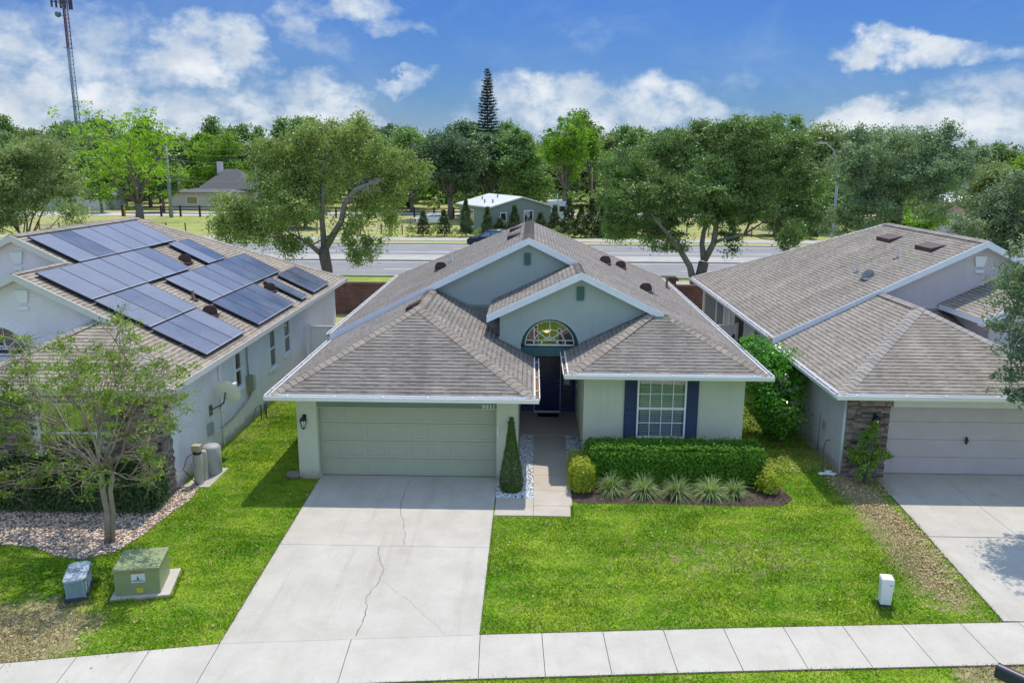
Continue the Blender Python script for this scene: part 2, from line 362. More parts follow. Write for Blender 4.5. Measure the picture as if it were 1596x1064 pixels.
M['barkgrey'] = mat('grey bark', (.20, .185, .175), .95, .3, 4, 1., 12, col2=(.34, .32, .31))
M['vinyl'] = mat('white vinyl', (.76, .78, .82), .35, .02, 2)
M['peb'] = mat('white pebbles', (.66, .68, .72), .7, .2, 10, tone=.3)
M['rock'] = mat('river rock', (.62, .49, .39), .85, .3, 12, .4, 60, tone=.55)
M['debris'] = mat('dry leaf debris', (.20, .10, .045), .95, .6, 22, .6, 60)

# ------------------------------------------------------------------ leaves in bulk
def leafobj(name, C, size, mtl, parent=None, tone=None, aspect=.55, up=.0, rg=rng, flat=None, normals=None):
    C = np.asarray(C, float); n = len(C)
    size = size*rg.uniform(.65, 1.35, n)
    nrm = rg.normal(size=(n, 3)); nrm[:, 2] = np.abs(nrm[:, 2])+up
    if normals is not None: nrm = nrm*.55+normals
    nrm /= np.linalg.norm(nrm, axis=1)[:, None]
    t = rg.normal(size=(n, 3)); a = np.cross(nrm, t); a /= np.linalg.norm(a, axis=1)[:, None]; b = np.cross(nrm, a)
    a *= size[:, None]*.5; b *= size[:, None]*.5*aspect
    V = np.empty((n, 4, 3)); V[:, 0] = C-a; V[:, 1] = C+b*1.0-a*.1; V[:, 2] = C+a; V[:, 3] = C-b+a*.1
    me = bpy.data.meshes.new(name); me.vertices.add(4*n); me.vertices.foreach_set('co', V.ravel())
    me.loops.add(4*n); me.loops.foreach_set('vertex_index', np.arange(4*n, dtype=np.int32))
    me.polygons.add(n); me.polygons.foreach_set('loop_start', np.arange(0, 4*n, 4, dtype=np.int32)); 
    at = me.attributes.new('tone', 'FLOAT', 'FACE'); tone = rg.random(n) if tone is None else tone; at.data.foreach_set('value', tone.astype(np.float32))
    me.materials.append(mtl); me.update(); me.validate()
    o = link(bpy.data.objects.new(name, me))
    if parent: o.parent = parent
    return o

def tufts(rg, clumps, nt, nl, tr, drop=.0, shell=.62, gaps=True):
    """points: clumps (centre, radii, weight) -> tufts on their shells -> leaves in each tuft"""
    out = []; tn = []; tc_ = []
    for (c, r, wt) in clumps:
        c = np.array(c, float); r = np.array(r, float); k = max(3, int(nt*wt))
        d = rg.normal(size=(k, 3)); d[:, 2] = np.where((d[:, 2] < -.2) & (rg.random(k) < .5), -d[:, 2], d[:, 2]); d /= np.linalg.norm(d, axis=1)[:, None]
        rad = shell+(1-shell)*rg.random(k)**.7+np.abs(rg.normal(size=k))*.16
        t = c+d*r*rad[:, None]
        if gaps:
            L = np.mean(r)*1.1; q = np.sin(t[:, 0]/L*2.3+t[:, 2]/L*1.1+1.3)*np.sin(t[:, 1]/L*2.1+.7)+np.sin(t[:, 2]/L*3.1+t[:, 0]/L*1.7)*.7; keep = q < np.quantile(q, .80) if k > 8 else np.ones(k, bool); t = t[keep]; k = len(t)
        tc_.append(t)
        tsz = tr*rg.uniform(.5, 1.5, k); nn = np.maximum(4, (nl*rg.uniform(.4, 1.6, k))).astype(int)
        for i in range(k):
            q = rg.normal(size=(nn[i], 3))*np.array([1, 1, .6+drop])*tsz[i]*.55
            if drop: q[:, 2] -= np.abs(q[:, 2])*drop
            out.append(t[i]+q); tn.append(np.clip(rg.random()*.7+rg.random(nn[i])*.3, 0, 1))
    return np.concatenate(out), np.concatenate(tn), np.concatenate(tc_)

def bend(a, b, rg, k=5, amp=.12, sag=0.):
    a, b = np.array(a, float), np.array(b, float); L = np.linalg.norm(b-a); pts = []
    o1 = rg.normal(size=3)*amp*L
    for i in range(k+1):
        t = i/k; p = a+(b-a)*t+o1*math.sin(math.pi*t)*.6+rg.normal(size=3)*.02*L*(0 < i < k); p[2] += sag*L*math.sin(math.pi*t); pts.append(tuple(p))
    return pts

def split(cl, rg, k=3):
    """break each clump into smaller uneven lobes so that the outline is ragged"""
    out = []
    for c, r, wt in cl:
        c = np.array(c, float); r = np.array(r, float)
        for i in range(k):
            f = rg.uniform(.38, .72); d = rg.normal(size=3); d /= np.linalg.norm(d); out.append((c+d*r*rg.uniform(.35, .75), r*f*rg.uniform(.8, 1.25, 3), wt*f*f*1.15))
        out.append((c, r*.6, wt*.35))
        if rg.random() < .6: d = np.array([rg.normal(), rg.normal(), abs(rg.normal())+.3]); d /= np.linalg.norm(d); out.append((c+d*r*1.12, r*.24, wt*.10))
        for _ in range(2):
            if rg.random() < .5: d = np.array([rg.normal()*.7, rg.normal()*.7, 1.]); d /= np.linalg.norm(d); out.append((c+d*r*1.10, r*np.array([.11, .11, .34]), wt*.07))
    return out
def make_tree(name, label, cat, base, trunkpts, trunkr, clumps, nt, nl, tr, ls, lm, bm, rg, group=None, twigs=2, drop=0., rlimb=.12, up=.2, asp=.55, shell=.62, nodes=None, cull=None):
    """base in world, everything else relative to the base"""
    t = thing(name, label, cat, base, 0, group)
    b = MB(); b.path(trunkpts, trunkr, 10)
    fork = np.array(trunkpts[-1]); P, tone, T = tufts(rg, split(clumps, rg), nt, nl, tr, drop, shell)
    for (c, r, wt) in clumps:
        st = fork
        if nodes is not None:
            nd = np.array(nodes); st = nd[np.argmin(np.linalg.norm(nd-np.array(c), axis=1)+(nd[:, 2] > c[2])*2.5)]
        pts = bend(st, c, rg, 5, .10, .06); r0 = min(trunkr[-1]*.7, rlimb*(.35+wt*.35)); b.path(pts, [r0*(1-.13*i) for i in range(len(pts))], 7)
        near = T[np.argsort(np.linalg.norm(T-np.array(c), axis=1))][:400]
        if len(near):
            for q in near[rg.integers(0, len(near), twigs)]:
                pp = bend(pts[rg.integers(3, 6)], q, rg, 3, .12); b.path(pp, [r0*.33*(1-.25*i) for i in range(4)], 5)
    b.build('trunk', bm, t)
    if cull is not None: k = cull(P+np.array(base)); P = P[k]; tone = tone[k]
    leafobj('crown', P, ls, lm, t, tone, asp, up, rg)
    return t

# ------------------------------------------------------------------ houses (all three share one plan)
RX, RZ, SL = -.12, 6.15, .49
EL_, ER, EZ = -6.98, 6.72, 2.8           # main eaves
YA, YB, YH, YK = 27.3, 24.7, 22.2, 42.0   # front rakes, hip front eave, back eave
def zPL(x): return RZ+SL*(x-RX)
def zPR(x): return RZ-SL*(x-RX)

def cap_run(b, p, q, w=.19, step=.19, lift=.022):
    """overlapping ridge / hip cap shingles from p to q"""
    p, q = Vector(p), Vector(q); L = (q-p).length; n = max(1, int(L/step)); d = (q-p)/n
    side = d.cross(Vector((0, 0, 1))).normalized()*w; dn = Vector((0, 0, -w*.40))
    for i in range(n):
        a = p+d*i+Vector((0, 0, lift+.014)); c = p+d*(i+1.12)+Vector((0, 0, lift-.004)); u0 = random.random()*50
        j = Vector((0, 0, random.uniform(-.003, .006))); b.ct = random.random()
        for s in (-1, 1):
            pts = [a+j, a+side*s+dn+j, c+side*s+dn, c]
            b.poly(pts, lambda v, u0=u0: (u0+(v-p).dot(side)*.8, .03+random.random()*.0))
        b.poly([a+side+dn+j, a+j, a-side+dn+j, a-side+dn+j-Vector((0, 0, .02)), a+side+dn+j-Vector((0, 0, .02))])

ROW = .145
def courses(b, pts, t0=.009):
    """lay the plane in real overlapping shingle courses, each with a butt edge"""
    n = Vector((0, 0, 0))
    for k in range(len(pts)):
        a, c = pts[k], pts[(k+1) % len(pts)]; n += Vector(((a.y-c.y)*(a.z+c.z), (a.z-c.z)*(a.x+c.x), (a.x-c.x)*(a.y+c.y)))
    n.normalize(); n = n if n.z > 0 else -n; u, v = basis(n); vs = [p.dot(v) for p in pts]; k0, k1 = math.floor(min(vs)/ROW), math.ceil(max(vs)/ROW)
    def clip(P, lim, s):
        out = []
        for i in range(len(P)):
            a, c = P[i], P[(i+1) % len(P)]; da, dc = s*(a.dot(v)-lim), s*(c.dot(v)-lim)
            if da >= 0: out.append(a)
            if (da > 0 and dc < 0) or (da < 0 and dc > 0): out.append(a+(c-a)*(da/(da-dc)))
        return out
    uf = lambda p: (p.dot(u), p.dot(v))
    for k in range(k0, k1):
        v0 = k*ROW; P = clip(pts, v0, 1)
        if len(P) > 2: P = clip(P, v0+ROW, -1)
        if len(P) < 3: continue
        vb = max(v0, min(p.dot(v) for p in P)); lift = lambda p: p+n*(t0*(1-(p.dot(v)-v0)/ROW)+.002)
        b.poly([lift(p) for p in P], uf)
        for i in range(len(P)):
            a, c = P[i], P[(i+1) % len(P)]
            if abs(a.dot(v)-vb) < 1e-4 and abs(c.dot(v)-vb) < 1e-4 and (a-c).length > .01: b.poly([a, c, lift(c), lift(a)], lambda p, v0=v0: (p.dot(u), v0+.004))
def slab(b, pts, th=.10):
    pts = [Vector(p) for p in pts]; lo = [p-Vector((0, 0, th)) for p in pts]
    if b.ct == -1: courses(b, pts)
    else: b.poly(pts)
    b.poly(lo[::-1])
    for k in range(len(pts)):
        a = (k+1) % len(pts); b.poly([pts[k], pts[a], lo[a], lo[k]])

def gutter(b, db, p, q, outw, h=.12, w=.12, spikes=True, debris=0.0):
    """open gutter between p and q; outw points away from the house"""
    p, q = Vector(p), Vector(q); o = Vector(outw).normalized(); d = q-p; t = .012
    z = Vector((0, 0, 1))
    b.prism([p+o*t*0, p+o*t, p+o*t-z*h, p-z*h], d)
    b.prism([p+o*t-z*h, p+o*(w-t)-z*h, p+o*(w-t)-z*(h-t), p+o*t-z*(h-t)], d)
    b.prism([p+o*(w-t)-z*h, p+o*w-z*(h-.03), p+o*(w+.015), p+o*(w-.01)], d)
    L = d.length
    if spikes:
        for i in range(max(1, int(L/1.15))):
            c = p+d*((i+.5+random.uniform(-.12, .12))/max(1, int(L/1.15))); b.beam(c+z*.004, c+o*(w+.012)+z*.004, .022, .012)
            b.box(c.x+o.x*(w-.0)-.018, c.x+o.x*w+.018, c.y+o.y*w-.018, c.y+o.y*w+.018, c.z, c.z+.025)
    if db is not None and debris:
        db.prism([p+o*(t+.004)-z*(h-.02), p+o*(w-t-.004)-z*(h-.02), p+o*(w-t-.004)-z*debris, p+o*(t+.004)-z*debris], d)

def window_part(parent, c, wdt, z0, z1, axis='y', sgn=-1, cols=4, rows=2, fm=None, gl=None, blinds=True, sash=2, sill=False, slats=26):
    """window centred on c (x,y) in wall facing -y (axis y) or +-x"""
    fm = fm or M['white']; gl = gl or M['glassdk']
    def P(u, dpt, z):       # u along wall, dpt outward
        return (c[0]+u, c[1]+sgn*dpt, z) if axis == 'y' else (c[0]+sgn*dpt, c[1]+u, z)
    def bx(b, u0, u1, d0, d1, za, zb):
        a = P(u0, d0, za); e = P(u1, d1, zb); b.box(min(a[0], e[0]), max(a[0], e[0]), min(a[1], e[1]), max(a[1], e[1]), za, zb)
    h = wdt/2; f = .05
    b = MB(); bx(b, -h, -h+f, 0, .06, z0, z1); bx(b, h-f, h, 0, .06, z0, z1); bx(b, -h+f, h-f, 0, .06, z1-f, z1); bx(b, -h+f, h-f, 0, .06, z0, z0+f)
    zm = (z0+z1)/2
    if sash == 2: bx(b, -h+f, h-f, .0, .05, zm-.028, zm+.028)
    for s in range(sash):
        a, e = (z0+f, zm-.028) if (s == 0 and sash == 2) else ((zm+.028, z1-f) if sash == 2 else (z0+f, z1-f))
        for k in range(1, cols):
            u = -h+f+(wdt-2*f)*k/cols; bx(b, u-.010, u+.010, .012, .03, a, e)
        for k in range(1, rows):
            z = a+(e-a)*k/rows; bx(b, -h+f, h-f, .014, .028, z-.010, z+.010)
    w_ = b.build('window', fm, parent)
    p = MB(); bx(p, -h+f, h-f, .002, .008, z0+f, z1-f); p.build('pane', gl, w_)
    if blinds:
        bl = MB()
        for i in range(slats):
            z = z0+f+(z1-z0-2*f)*(i+.5)/slats; bl.ct = random.random()
            a = [P(-h+f+.05, -.006, z-.008), P(h-f-.05, -.006, z-.008), P(h-f-.05, -.03, z+.016), P(-h+f+.05, -.03, z+.016)]
            bl.poly(a)
        bl.build('blind', M['blind'], w_)
    if sill:
        s = MB(); bx(s, -h-.06, h+.06, 0, .10, z0-.12, z0-.005); s.build('sill', M['white'], w_, bevel=.012)
    return w_

def lantern(parent, c):
    b = MB(); x, y, z = c
    b.box(x-.05, x+.05, y-.02, y, z-.06, z+.16); b.beam((x, y-.02, z+.1), (x, y-.16, z+.13), .02, .02)
    b.lathe((x, y-.16, z), [(.02, .15), (.035, .12), (.10, .06), (.105, .04), (.06, .04)], 6)
    b.lathe((x, y-.16, z), [(.02, -.22), (.05, -.19), (.06, -.17), (.02, -.17)], 6)
    for k in range(6):
        a = k*math.pi/3; b.beam((x+.085*math.cos(a), y-.16+.085*math.sin(a), z+.05), (x+.05*math.cos(a), y-.16+.05*math.sin(a), z-.18), .012, .012)
    l = b.build('wall_lantern', M['black'], parent)
    g = MB(); g.lathe((x, y-.16, z), [(.045, -.17), (.078, .04)], 6); g.build('lamp_glass', M['lampglass'], l)

def hood(parent, p, rz, plane_dir=1):
    """dark mushroom roof vent: half dome hood on a flange; p on roof"""
    b = MB(); x, y, z = p
    b.box(x-.24, x+.24, y-.26, y+.26, z-.05, z-.0)
    n = 12; prof = [(0, .30), (.12, .285), (.2, .22), (.235, .12), (.24, .0)]
    rings = []
    for r, zz in prof:
        rings.append([Vector((x+r*math.cos(math.pi*k/n+rz), y+r*math.sin(math.pi*k/n+rz), z+zz)) for k in range(n+1)])
    for a, c in zip(rings, rings[1:]):
        for k in range(n): b.poly([a[k], a[k+1], c[k+1], c[k]])
    # front face
    b.poly([rings[i][0] for i in range(5)]+[rings[i][n] for i in range(4, -1, -1)])
    return b.build('roof_vent', M['brown'], parent)

M['lampglass'] = mat('frosted lamp glass', (.7, .7, .66), .2, .05, 4)

def arc(cx, cz, r, n=18, a0=0, a1=math.pi): return [(cx+r*math.cos(a0+(a1-a0)*k/n), cz+r*math.sin(a0+(a1-a0)*k/n)) for k in range(n+1)]

def house(name, label, off, cf):
    H = thing(name, label, 'house', off)
    zb = -off[2]; wm, gm, fm = cf['wall'], cf['gable'], cf['fascia']
    gd = cf.get('gdy', 0)                     # garage front set back
    rm = cf['roof']
    GY = 20.5+gd; GW = 21.05+gd; GX0, GX1 = -6.95, .10; GZ, GS = 2.58, .51; gmx = (GX0+GX1)/2; gh = (GX1-GX0)/2
    # --- walls
    b = MB()
    b.box(-6.45, 6.2, 27.6, 41.5, zb, 2.72)                    # main body
    b.box(1.55, 6.2, 22.7, 27.59, zb, 2.72)                    # front wing
    zl = 2.72
    # garage: side walls, front piers and header
    b.box(-6.42, -6.20, GW, 27.59, zb, 2.5); b.box(-.57, -.35, GW, 27.4, zb, 2.5)
    dx0, dx1, dz = cf.get('door', (-5.87, -.92, 2.10))
    b.box(-6.20, dx0, GW, GW+.30, zb, 2.5); b.box(dx1, -.57, GW, GW+.30, zb, 2.5)
    b.build('wall', wm, H)
    b = MB(); b.box(dx0, dx1, GW+.06, GW+.30, dz, 2.5); b.build('header_beam', cf.get('header', wm), H)
    # --- gable walls
    b = MB()
    def topA(x): return (zPL(x) if x < RX else zPR(x))-.10
    y = 27.6
    b.prism([(-6.45, y, 2.72), (1.52, y, 2.72), (1.52, y, topA(1.52)), (RX, y, topA(RX)), (-6.45, y, topA(-6.45))], (0, -.02, 0))
    b.prism([(-6.45, y-.021, 2.3), (-.35, y-.021, 2.3), (-.35, y-.021, 3.2), (-3.4, y-.021, 4.2), (-6.45, y-.021, 2.7)], (0, -.004, 0))
    # B: entry gable front wall with the arched opening (centre acx, spring 2.9, radius .92)
    acx, acz, ar = .585, 2.9, .92; yf, yb_ = 25.0, 25.22
    def topB(x): return (RZ-SL*(1.52-RX)-.47*(1.52-x) if x < 1.52 else zPR(x))-.10
    L0, L1 = -1.0, 4.0
    A = arc(acx, acz, ar)                       # right to left
    left = [(L0, topB(L0)), (L0, 2.45), (acx-ar, 2.45)]+A[::-1][:10]+[(acx, topB(acx))]
    right = [(L1, topB(L1)), (1.52, topB(1.52)), (acx, topB(acx))]+A[:10][::-1]+[(acx+ar, 2.45), (L1, 2.45)]
    for pg in (left, right): b.prism([(px, yf, pz) for px, pz in pg], (0, yb_-yf, 0))
    b.prism([(L0, yb_, 2.5), (L0, 27.58, 2.5), (L0, 27.58, topB(L0)), (L0, yb_, topB(L0))], (.15, 0, 0))
    b.build('gable_wall', gm, H)
    # arch reveal beam, recessed wall round the window, porch ceiling
    wy = yb_+.13
    b = MB(); b.box(acx-ar-.15, acx+ar+.15, yb_+.002, yb_+.30, 2.60, 2.86); b.box(acx-ar-.2, acx+ar+.1, yb_+.30, 27.4, 2.60, 2.66)
    G = arc(acx, acz+.02, .80); O = arc(acx, acz+.02, 1.25)
    for k in range(18): b.prism([(G[k][0], wy, G[k][1]), (O[k][0], wy, O[k][1]), (O[k+1][0], wy, O[k+1][1]), (G[k+1][0], wy, G[k+1][1])], (0, .06, 0))
    for k in range(18): b.poly([(G[k][0], wy, G[k][1]), (G[k+1][0], wy, G[k+1][1]), (G[k+1][0], wy+.06, G[k+1][1]), (G[k][0], wy+.06, G[k][1])])
    b.build('entry_beam', cf['entry'], H)
    # arched window
    f = MB(); r1 = .80; z0 = acz+.02
    def ring(r0, r1_, d0, d1, seg=20):
        a, c = arc(acx, z0, r0, seg), arc(acx, z0, r1_, seg)
        for k in range(seg): f.prism([(a[k][0], wy+d0, a[k][1]), (c[k][0], wy+d0, c[k][1]), (c[k+1][0], wy+d0, c[k+1][1]), (a[k+1][0], wy+d0, a[k+1][1])], (0, d1-d0, 0))
    ring(.765, .80, .0, .05); ring(.495, .525, .004, .036); ring(.24, .27, .004, .036)
    f.box(acx-.80, acx+.80, wy, wy+.05, z0-.03, z0+.02); f.box(acx-.765, acx+.765, wy+.004, wy+.034, z0+.135, z0+.165)
    for a in (45, 90, 135):
        ca, sa = math.cos(R_(a)), math.sin(R_(a)); f.beam((acx, wy+.022, z0+.15), (acx+.78*ca, wy+.022, z0+.78*sa), .03, .03, up=(0, 1, 0))
    for x in (-.51, -.26, .26, .51): f.beam((acx+x, wy+.022, z0), (acx+x, wy+.022, z0+.15), .028, .03, up=(0, 1, 0))
    fw_ = f.build('arched_window', cf.get('archframe', M['white']), H)
    p = MB(); p.poly([(px, wy+.02, pz) for px, pz in arc(acx, z0, .79)]); p.build('pane', M['clear'] if cf.get('lamp') else M['glassdk'], fw_)
    i = MB(); i.box(acx-1.2, acx+1.2, wy+.07, wy+1.9, 2.67, 2.70); i.box(acx-1.2, acx-1.18, wy+.07, wy+1.9, 2.70, 3.8); i.box(acx+1.18, acx+1.2, wy+.07, wy+1.9, 2.70, 3.8); i.box(acx-1.2, acx+1.2, wy+1.9, wy+1.95, 2.7, 4.0)
    i.build('foyer_wall', M['darkin'], H)
    if cf.get('lamp'):
        b = MB(); c = (acx-.08, wy+.75, 3.28); b.tube((c[0], c[1], c[2]), (c[0], c[1], 4.2), .012, n=6); b.lathe(c, [(.16, .0), (.17, .02), (.03, .06)], 12)
        ch = b.build('chandelier', M['gold'], H); g = MB(); g.lathe(c, [(.03, -.12), (.12, -.07), (.155, -.005)], 14); g.build('lamp_shade', M['warm'], ch)
    # base trim on gable walls
    def trim(p, q, h=.07): tr = MB(); tr.beam(p, q, .05, h, up=(0, 0, 1)); tr.build('base_trim', gm, H)
    zg = lambda x: GZ+GS*(GX1-x)
    trim((L0-.02, yf-.03, zg(L0)+.10), (-.335, yf-.03, zg(-.335)+.10)); trim((-3.3, 27.55, zg(-3.3)+.13), (-2.15, 27.55, zg(-2.15)+.12)); trim((-2.15, 27.55, zg(-2.15)+.12), (L0, 27.55, zg(-2.15)+.12))
    trim((1.52, yf-.03, 2.8+SL*(1.52-1.06)+.10), (3.75, yf-.03, 2.8+SL*(3.75-1.06)+.09))
    # --- gable vents
    for (vx, vy, vz, w_, h_) in ((-.16, 27.57, 5.42, .21, .40), (1.52, 24.99, 4.66, .23, .42)):
        if cf.get('keystone'):
            b = MB(); b.prism([(vx-.20, vy, vz+.2), (vx+.20, vy, vz+.2), (vx+.13, vy, vz-.16), (vx-.13, vy, vz-.16)], (0, -.06, 0)); b.box(vx-.14, vx+.14, vy-.06, vy, vz-.36, vz-.26); b.build('gable_ornament', M['white'], H)
        else:
            b = MB(); b.box(vx-w_/2, vx+w_/2, vy-.05, vy-.02, vz-h_/2, vz+h_/2)
            for k in range(9): z = vz-h_/2+h_*(k+.5)/9; b.beam((vx-w_/2, vy-.055, z), (vx+w_/2, vy-.055, z), .012, .03, up=(0, .4, 1))
            b.build('gable_vent', M['vent'], H)
    # --- roof
    b = MB(); b.ct = -1; zr = RZ; yr = YK-(ER-RX)
    slab(b, [(EL_, YA, EZ), (RX, YA, zr), (RX, yr, zr), (EL_, YK-.0, EZ)][::-1])
    slab(b, [(EL_, YK, EZ), (RX, yr, zr), (ER, YK, EZ)][::-1])
    xh = ER-(YB-YH)
    slab(b, [(RX, YA, zr), (1.52, YA, zPR(1.52)), (1.52, YB, zPR(1.52)), (xh, YB, zPR(xh)), (ER, YH, EZ), (ER, YK, EZ), (RX, yr, zr)])
    HX0 = 1.06; hm = (HX0+ER)/2; hz = EZ+SL*(ER-HX0)/2; hy = YH+(ER-HX0)/2
    slab(b, [(HX0, YH, EZ), (ER, YH, EZ), (hm, hy, hz)]); slab(b, [(HX0, YH, EZ), (hm, hy, hz), (HX0, 25.0, EZ)][::1])
    # B left plane
    zB = zPR(1.52); xl = -1.38; slab(b, [(xl, YB, zB-.47*(1.52-xl)), (1.52, YB, zB), (1.52, 27.6, zB), (xl, 27.6, zB-.47*(1.52-xl))])
    # garage
    ga = GY+gh; gz = GZ+GS*gh
    slab(b, [(GX0, GY, GZ), (GX1, GY, GZ), (gmx, ga, gz)]); slab(b, [(GX0, GY, GZ), (gmx, ga, gz), (gmx, 27.57, gz), (GX0, 27.57, GZ)])
    slab(b, [(GX1, GY, GZ), (GX1, 24.99, GZ), (L0, 24.99, zg(L0)), (L0, 27.57, zg(L0)), (gmx, 27.57, gz), (gmx, ga, gz)])
    slab(b, [(-2.15, 27.57, zg(-2.15)+.01), (L0-.01, 27.57, zg(-2.15)+.01), (L0-.01, 25.5, zg(L0)+.01)], .05)
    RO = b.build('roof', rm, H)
    # caps
    b = MB()
    cap_run(b, (RX, YA+.02, zr), (RX, yr, zr)); cap_run(b, (EL_+.05, YK-.05, EZ+.03), (RX, yr, zr)); cap_run(b, (ER-.05, YK-.05, EZ+.03), (RX, yr, zr))
    cap_run(b, (1.52, YB+.02, zB), (1.52, YA-.1, zB), w=.12)
    cap_run(b, (ER-.03, YH+.03, EZ+.01), (xh+.1, YB-.08, zPR(xh+.1))); cap_run(b, (HX0+.03, YH+.03, EZ+.01), (hm, hy-.05, hz))
    cap_run(b, (GX0+.03, GY+.03, GZ+.01), (gmx, ga, gz)); cap_run(b, (GX1-.03, GY+.03, GZ+.01), (gmx, ga, gz)); cap_run(b, (gmx, ga, gz), (gmx, 27.55, gz))
    b.build('ridge_cap', cf.get('cap', M['cap']), RO)
    # --- soffits, fascia and rakes
    b = MB(); s = .02
    b.box(EL_+.03, -6.45, YA+.25, 41.5, EZ-.15, EZ-.11); b.box(6.2, ER-.03, 22.7, 41.5, EZ-.15, EZ-.11); b.box(EL_+.03, ER-.03, 41.5, YK-.03, EZ-.15, EZ-.11)
    b.box(HX0+.03, ER-.03, YH+.03, 22.7, EZ-.15, EZ-.11); b.box(HX0+.03, 1.55, 22.7, 25.0, EZ-.15, EZ-.11)
    b.box(GX0+.03, GX1-.03, GY+.03, GW, GZ-.15, GZ-.11); b.box(GX0+.03, -6.42, GW, 27.5, GZ-.15, GZ-.11); b.box(-.35, GX1-.03, GW, 25.0, GZ-.15, GZ-.11)
    b.build('soffit', cf.get('soffit', wm), H)
    b = MB()
    def fas(p, q, h=.16, up=(0, 0, 1)): b.beam(Vector(p)-Vector((0, 0, h/2-.02)), Vector(q)-Vector((0, 0, h/2-.02)), .03, h)
    fas((EL_, YA, EZ), (EL_, YK, EZ)); fas((ER, YH, EZ), (ER, YK, EZ)); fas((HX0, YH, EZ), (ER, YH, EZ)); fas((HX0, YH, EZ), (HX0, 25, EZ)); fas((EL_, YK, EZ), (ER, YK, EZ))
    fas((GX0, GY, GZ), (GX1, GY, GZ)); fas((GX0, GY, GZ), (GX0, 27.5, GZ)); fas((GX1, GY, GZ), (GX1, 25, GZ))
    rh = cf.get('rake', .21)
    def rake(p, q, y, h=rh):
        (x0, z0_), (x1, z1_) = p, q; b.prism([(x0, y, z0_+.012), (x1, y, z1_+.012), (x1, y, z1_-h), (x0, y, z0_-h)], (0, -.035, 0))
        b.prism([(x0, y, z0_-h+.02), (x1, y, z1_-h+.02), (x1, y, z1_-h), (x0, y, z0_-h)], (0, .28, 0))
    rake((EL_-.02, zPL(EL_-.02)), (RX, zr), YA); rake((RX, zr), (1.52, zPR(1.52)), YA); rake((xl-.02, zB-.47*(1.52-xl+.02)), (1.52, zB), YB); rake((1.52, zB), (xh-.12, zPR(xh-.12)), YB)
    b.box(xl-.01, xl+.03, YB, 27.5, zB-.47*(1.52-xl)-.17, zB-.47*(1.52-xl)+.005)
    b.build('fascia', fm, H)
    # --- gutters
    if cf.get('gutter', True):
        b = MB(); db = MB()
        gutter(b, db, (GX0-.12, GY-.015, GZ), (GX1+.12, GY-.015, GZ), (0, -1, 0), debris=0.10); gutter(b, db, (GX0-.015, GY, GZ), (GX0-.015, 27.2, GZ), (-1, 0, 0), debris=.06)
        gutter(b, db, (GX1+.015, GY, GZ), (GX1+.015, 24.95, GZ), (1, 0, 0), debris=.05)
        gutter(b, db, (HX0-.12, YH-.015, EZ), (ER+.12, YH-.015, EZ), (0, -1, 0), debris=.10); gutter(b, db, (HX0-.015, YH, EZ), (HX0-.015, 24.95, EZ), (-1, 0, 0), debris=.045)
        gutter(b, db, (EL_-.015, YA, EZ), (EL_-.015, YK, EZ), (-1, 0, 0), debris=.05)
        if cf.get('gutterR', True): gutter(b, db, (ER+.015, YH, EZ), (ER+.015, YK, EZ), (1, 0, 0), debris=.08)
        g = b.build('gutter', M['white'], H); db.build('leaf_debris', M['debris'], g)
    # --- garage door
    b = MB(); dy = GW+.28; nrow, ncol = 4, cf.get('dcol', 8); hh = (dz+0-0.02)/nrow
    b.box(dx0, dx1, dy+.02, dy+.05, 0, dz)
    for r in range(nrow):
        z0 = .01+r*hh; z1 = z0+hh-.012; b.box(dx0+.01, dx1-.01, dy, dy+.02, z0, z1)
        for c in range(ncol if cf.get('panels', True) else 0):
            wv = (dx1-dx0-.04)/ncol; x0 = dx0+.02+c*wv+.06; x1 = x0+wv-.12; za, zc = z0+.07, z1-.07
            # raised frame ring and field
            for q in (((x0, x1), (za, za+.018)), ((x0, x1), (zc-.018, zc)), ((x0, x0+.018), (za+.018, zc-.018)), ((x1-.018, x1), (za+.018, zc-.018))):
                b.box(q[0][0], q[0][1], dy-.008, dy, q[1][0], q[1][1])
    gdo = b.build('garage_door', cf['gdoor'], H)
    b = MB(); b.box(dx0, dx0+.03, GW+.04, dy, 0, dz); b.box(dx1-.03, dx1, GW+.04, dy, 0, dz); b.box(dx0+.03, dx1-.03, GW+.04, dy, dz-.03, dz-.001)
    b.build('door_trim', cf['gdoor'], gdo)
    b = MB(); b.box(dx0+.03, dx1-.03, dy-.02, dy+.01, 0.001, .03); b.build('rubber_seal', M['black'], gdo)
    return H

M['gold'] = mat('brass', (.5, .35, .15), .3, .1, 5, metal=.7); M['warm'] = emit('warm shade', (1, .66, .32), 1.0)

HM = house('grey_green_house', 'sage green single storey house with double garage, arched entry window and navy shutters', (0, 0, 0),
           dict(wall=M['sage'], gable=M['teal'], fascia=M['fasc'], roof=M['roof'], gdoor=M['gdoor'], header=M['headr'], entry=M['tealdark'], lamp=True, archframe=mat('cream frame', (.82, .84, .68), .5)))
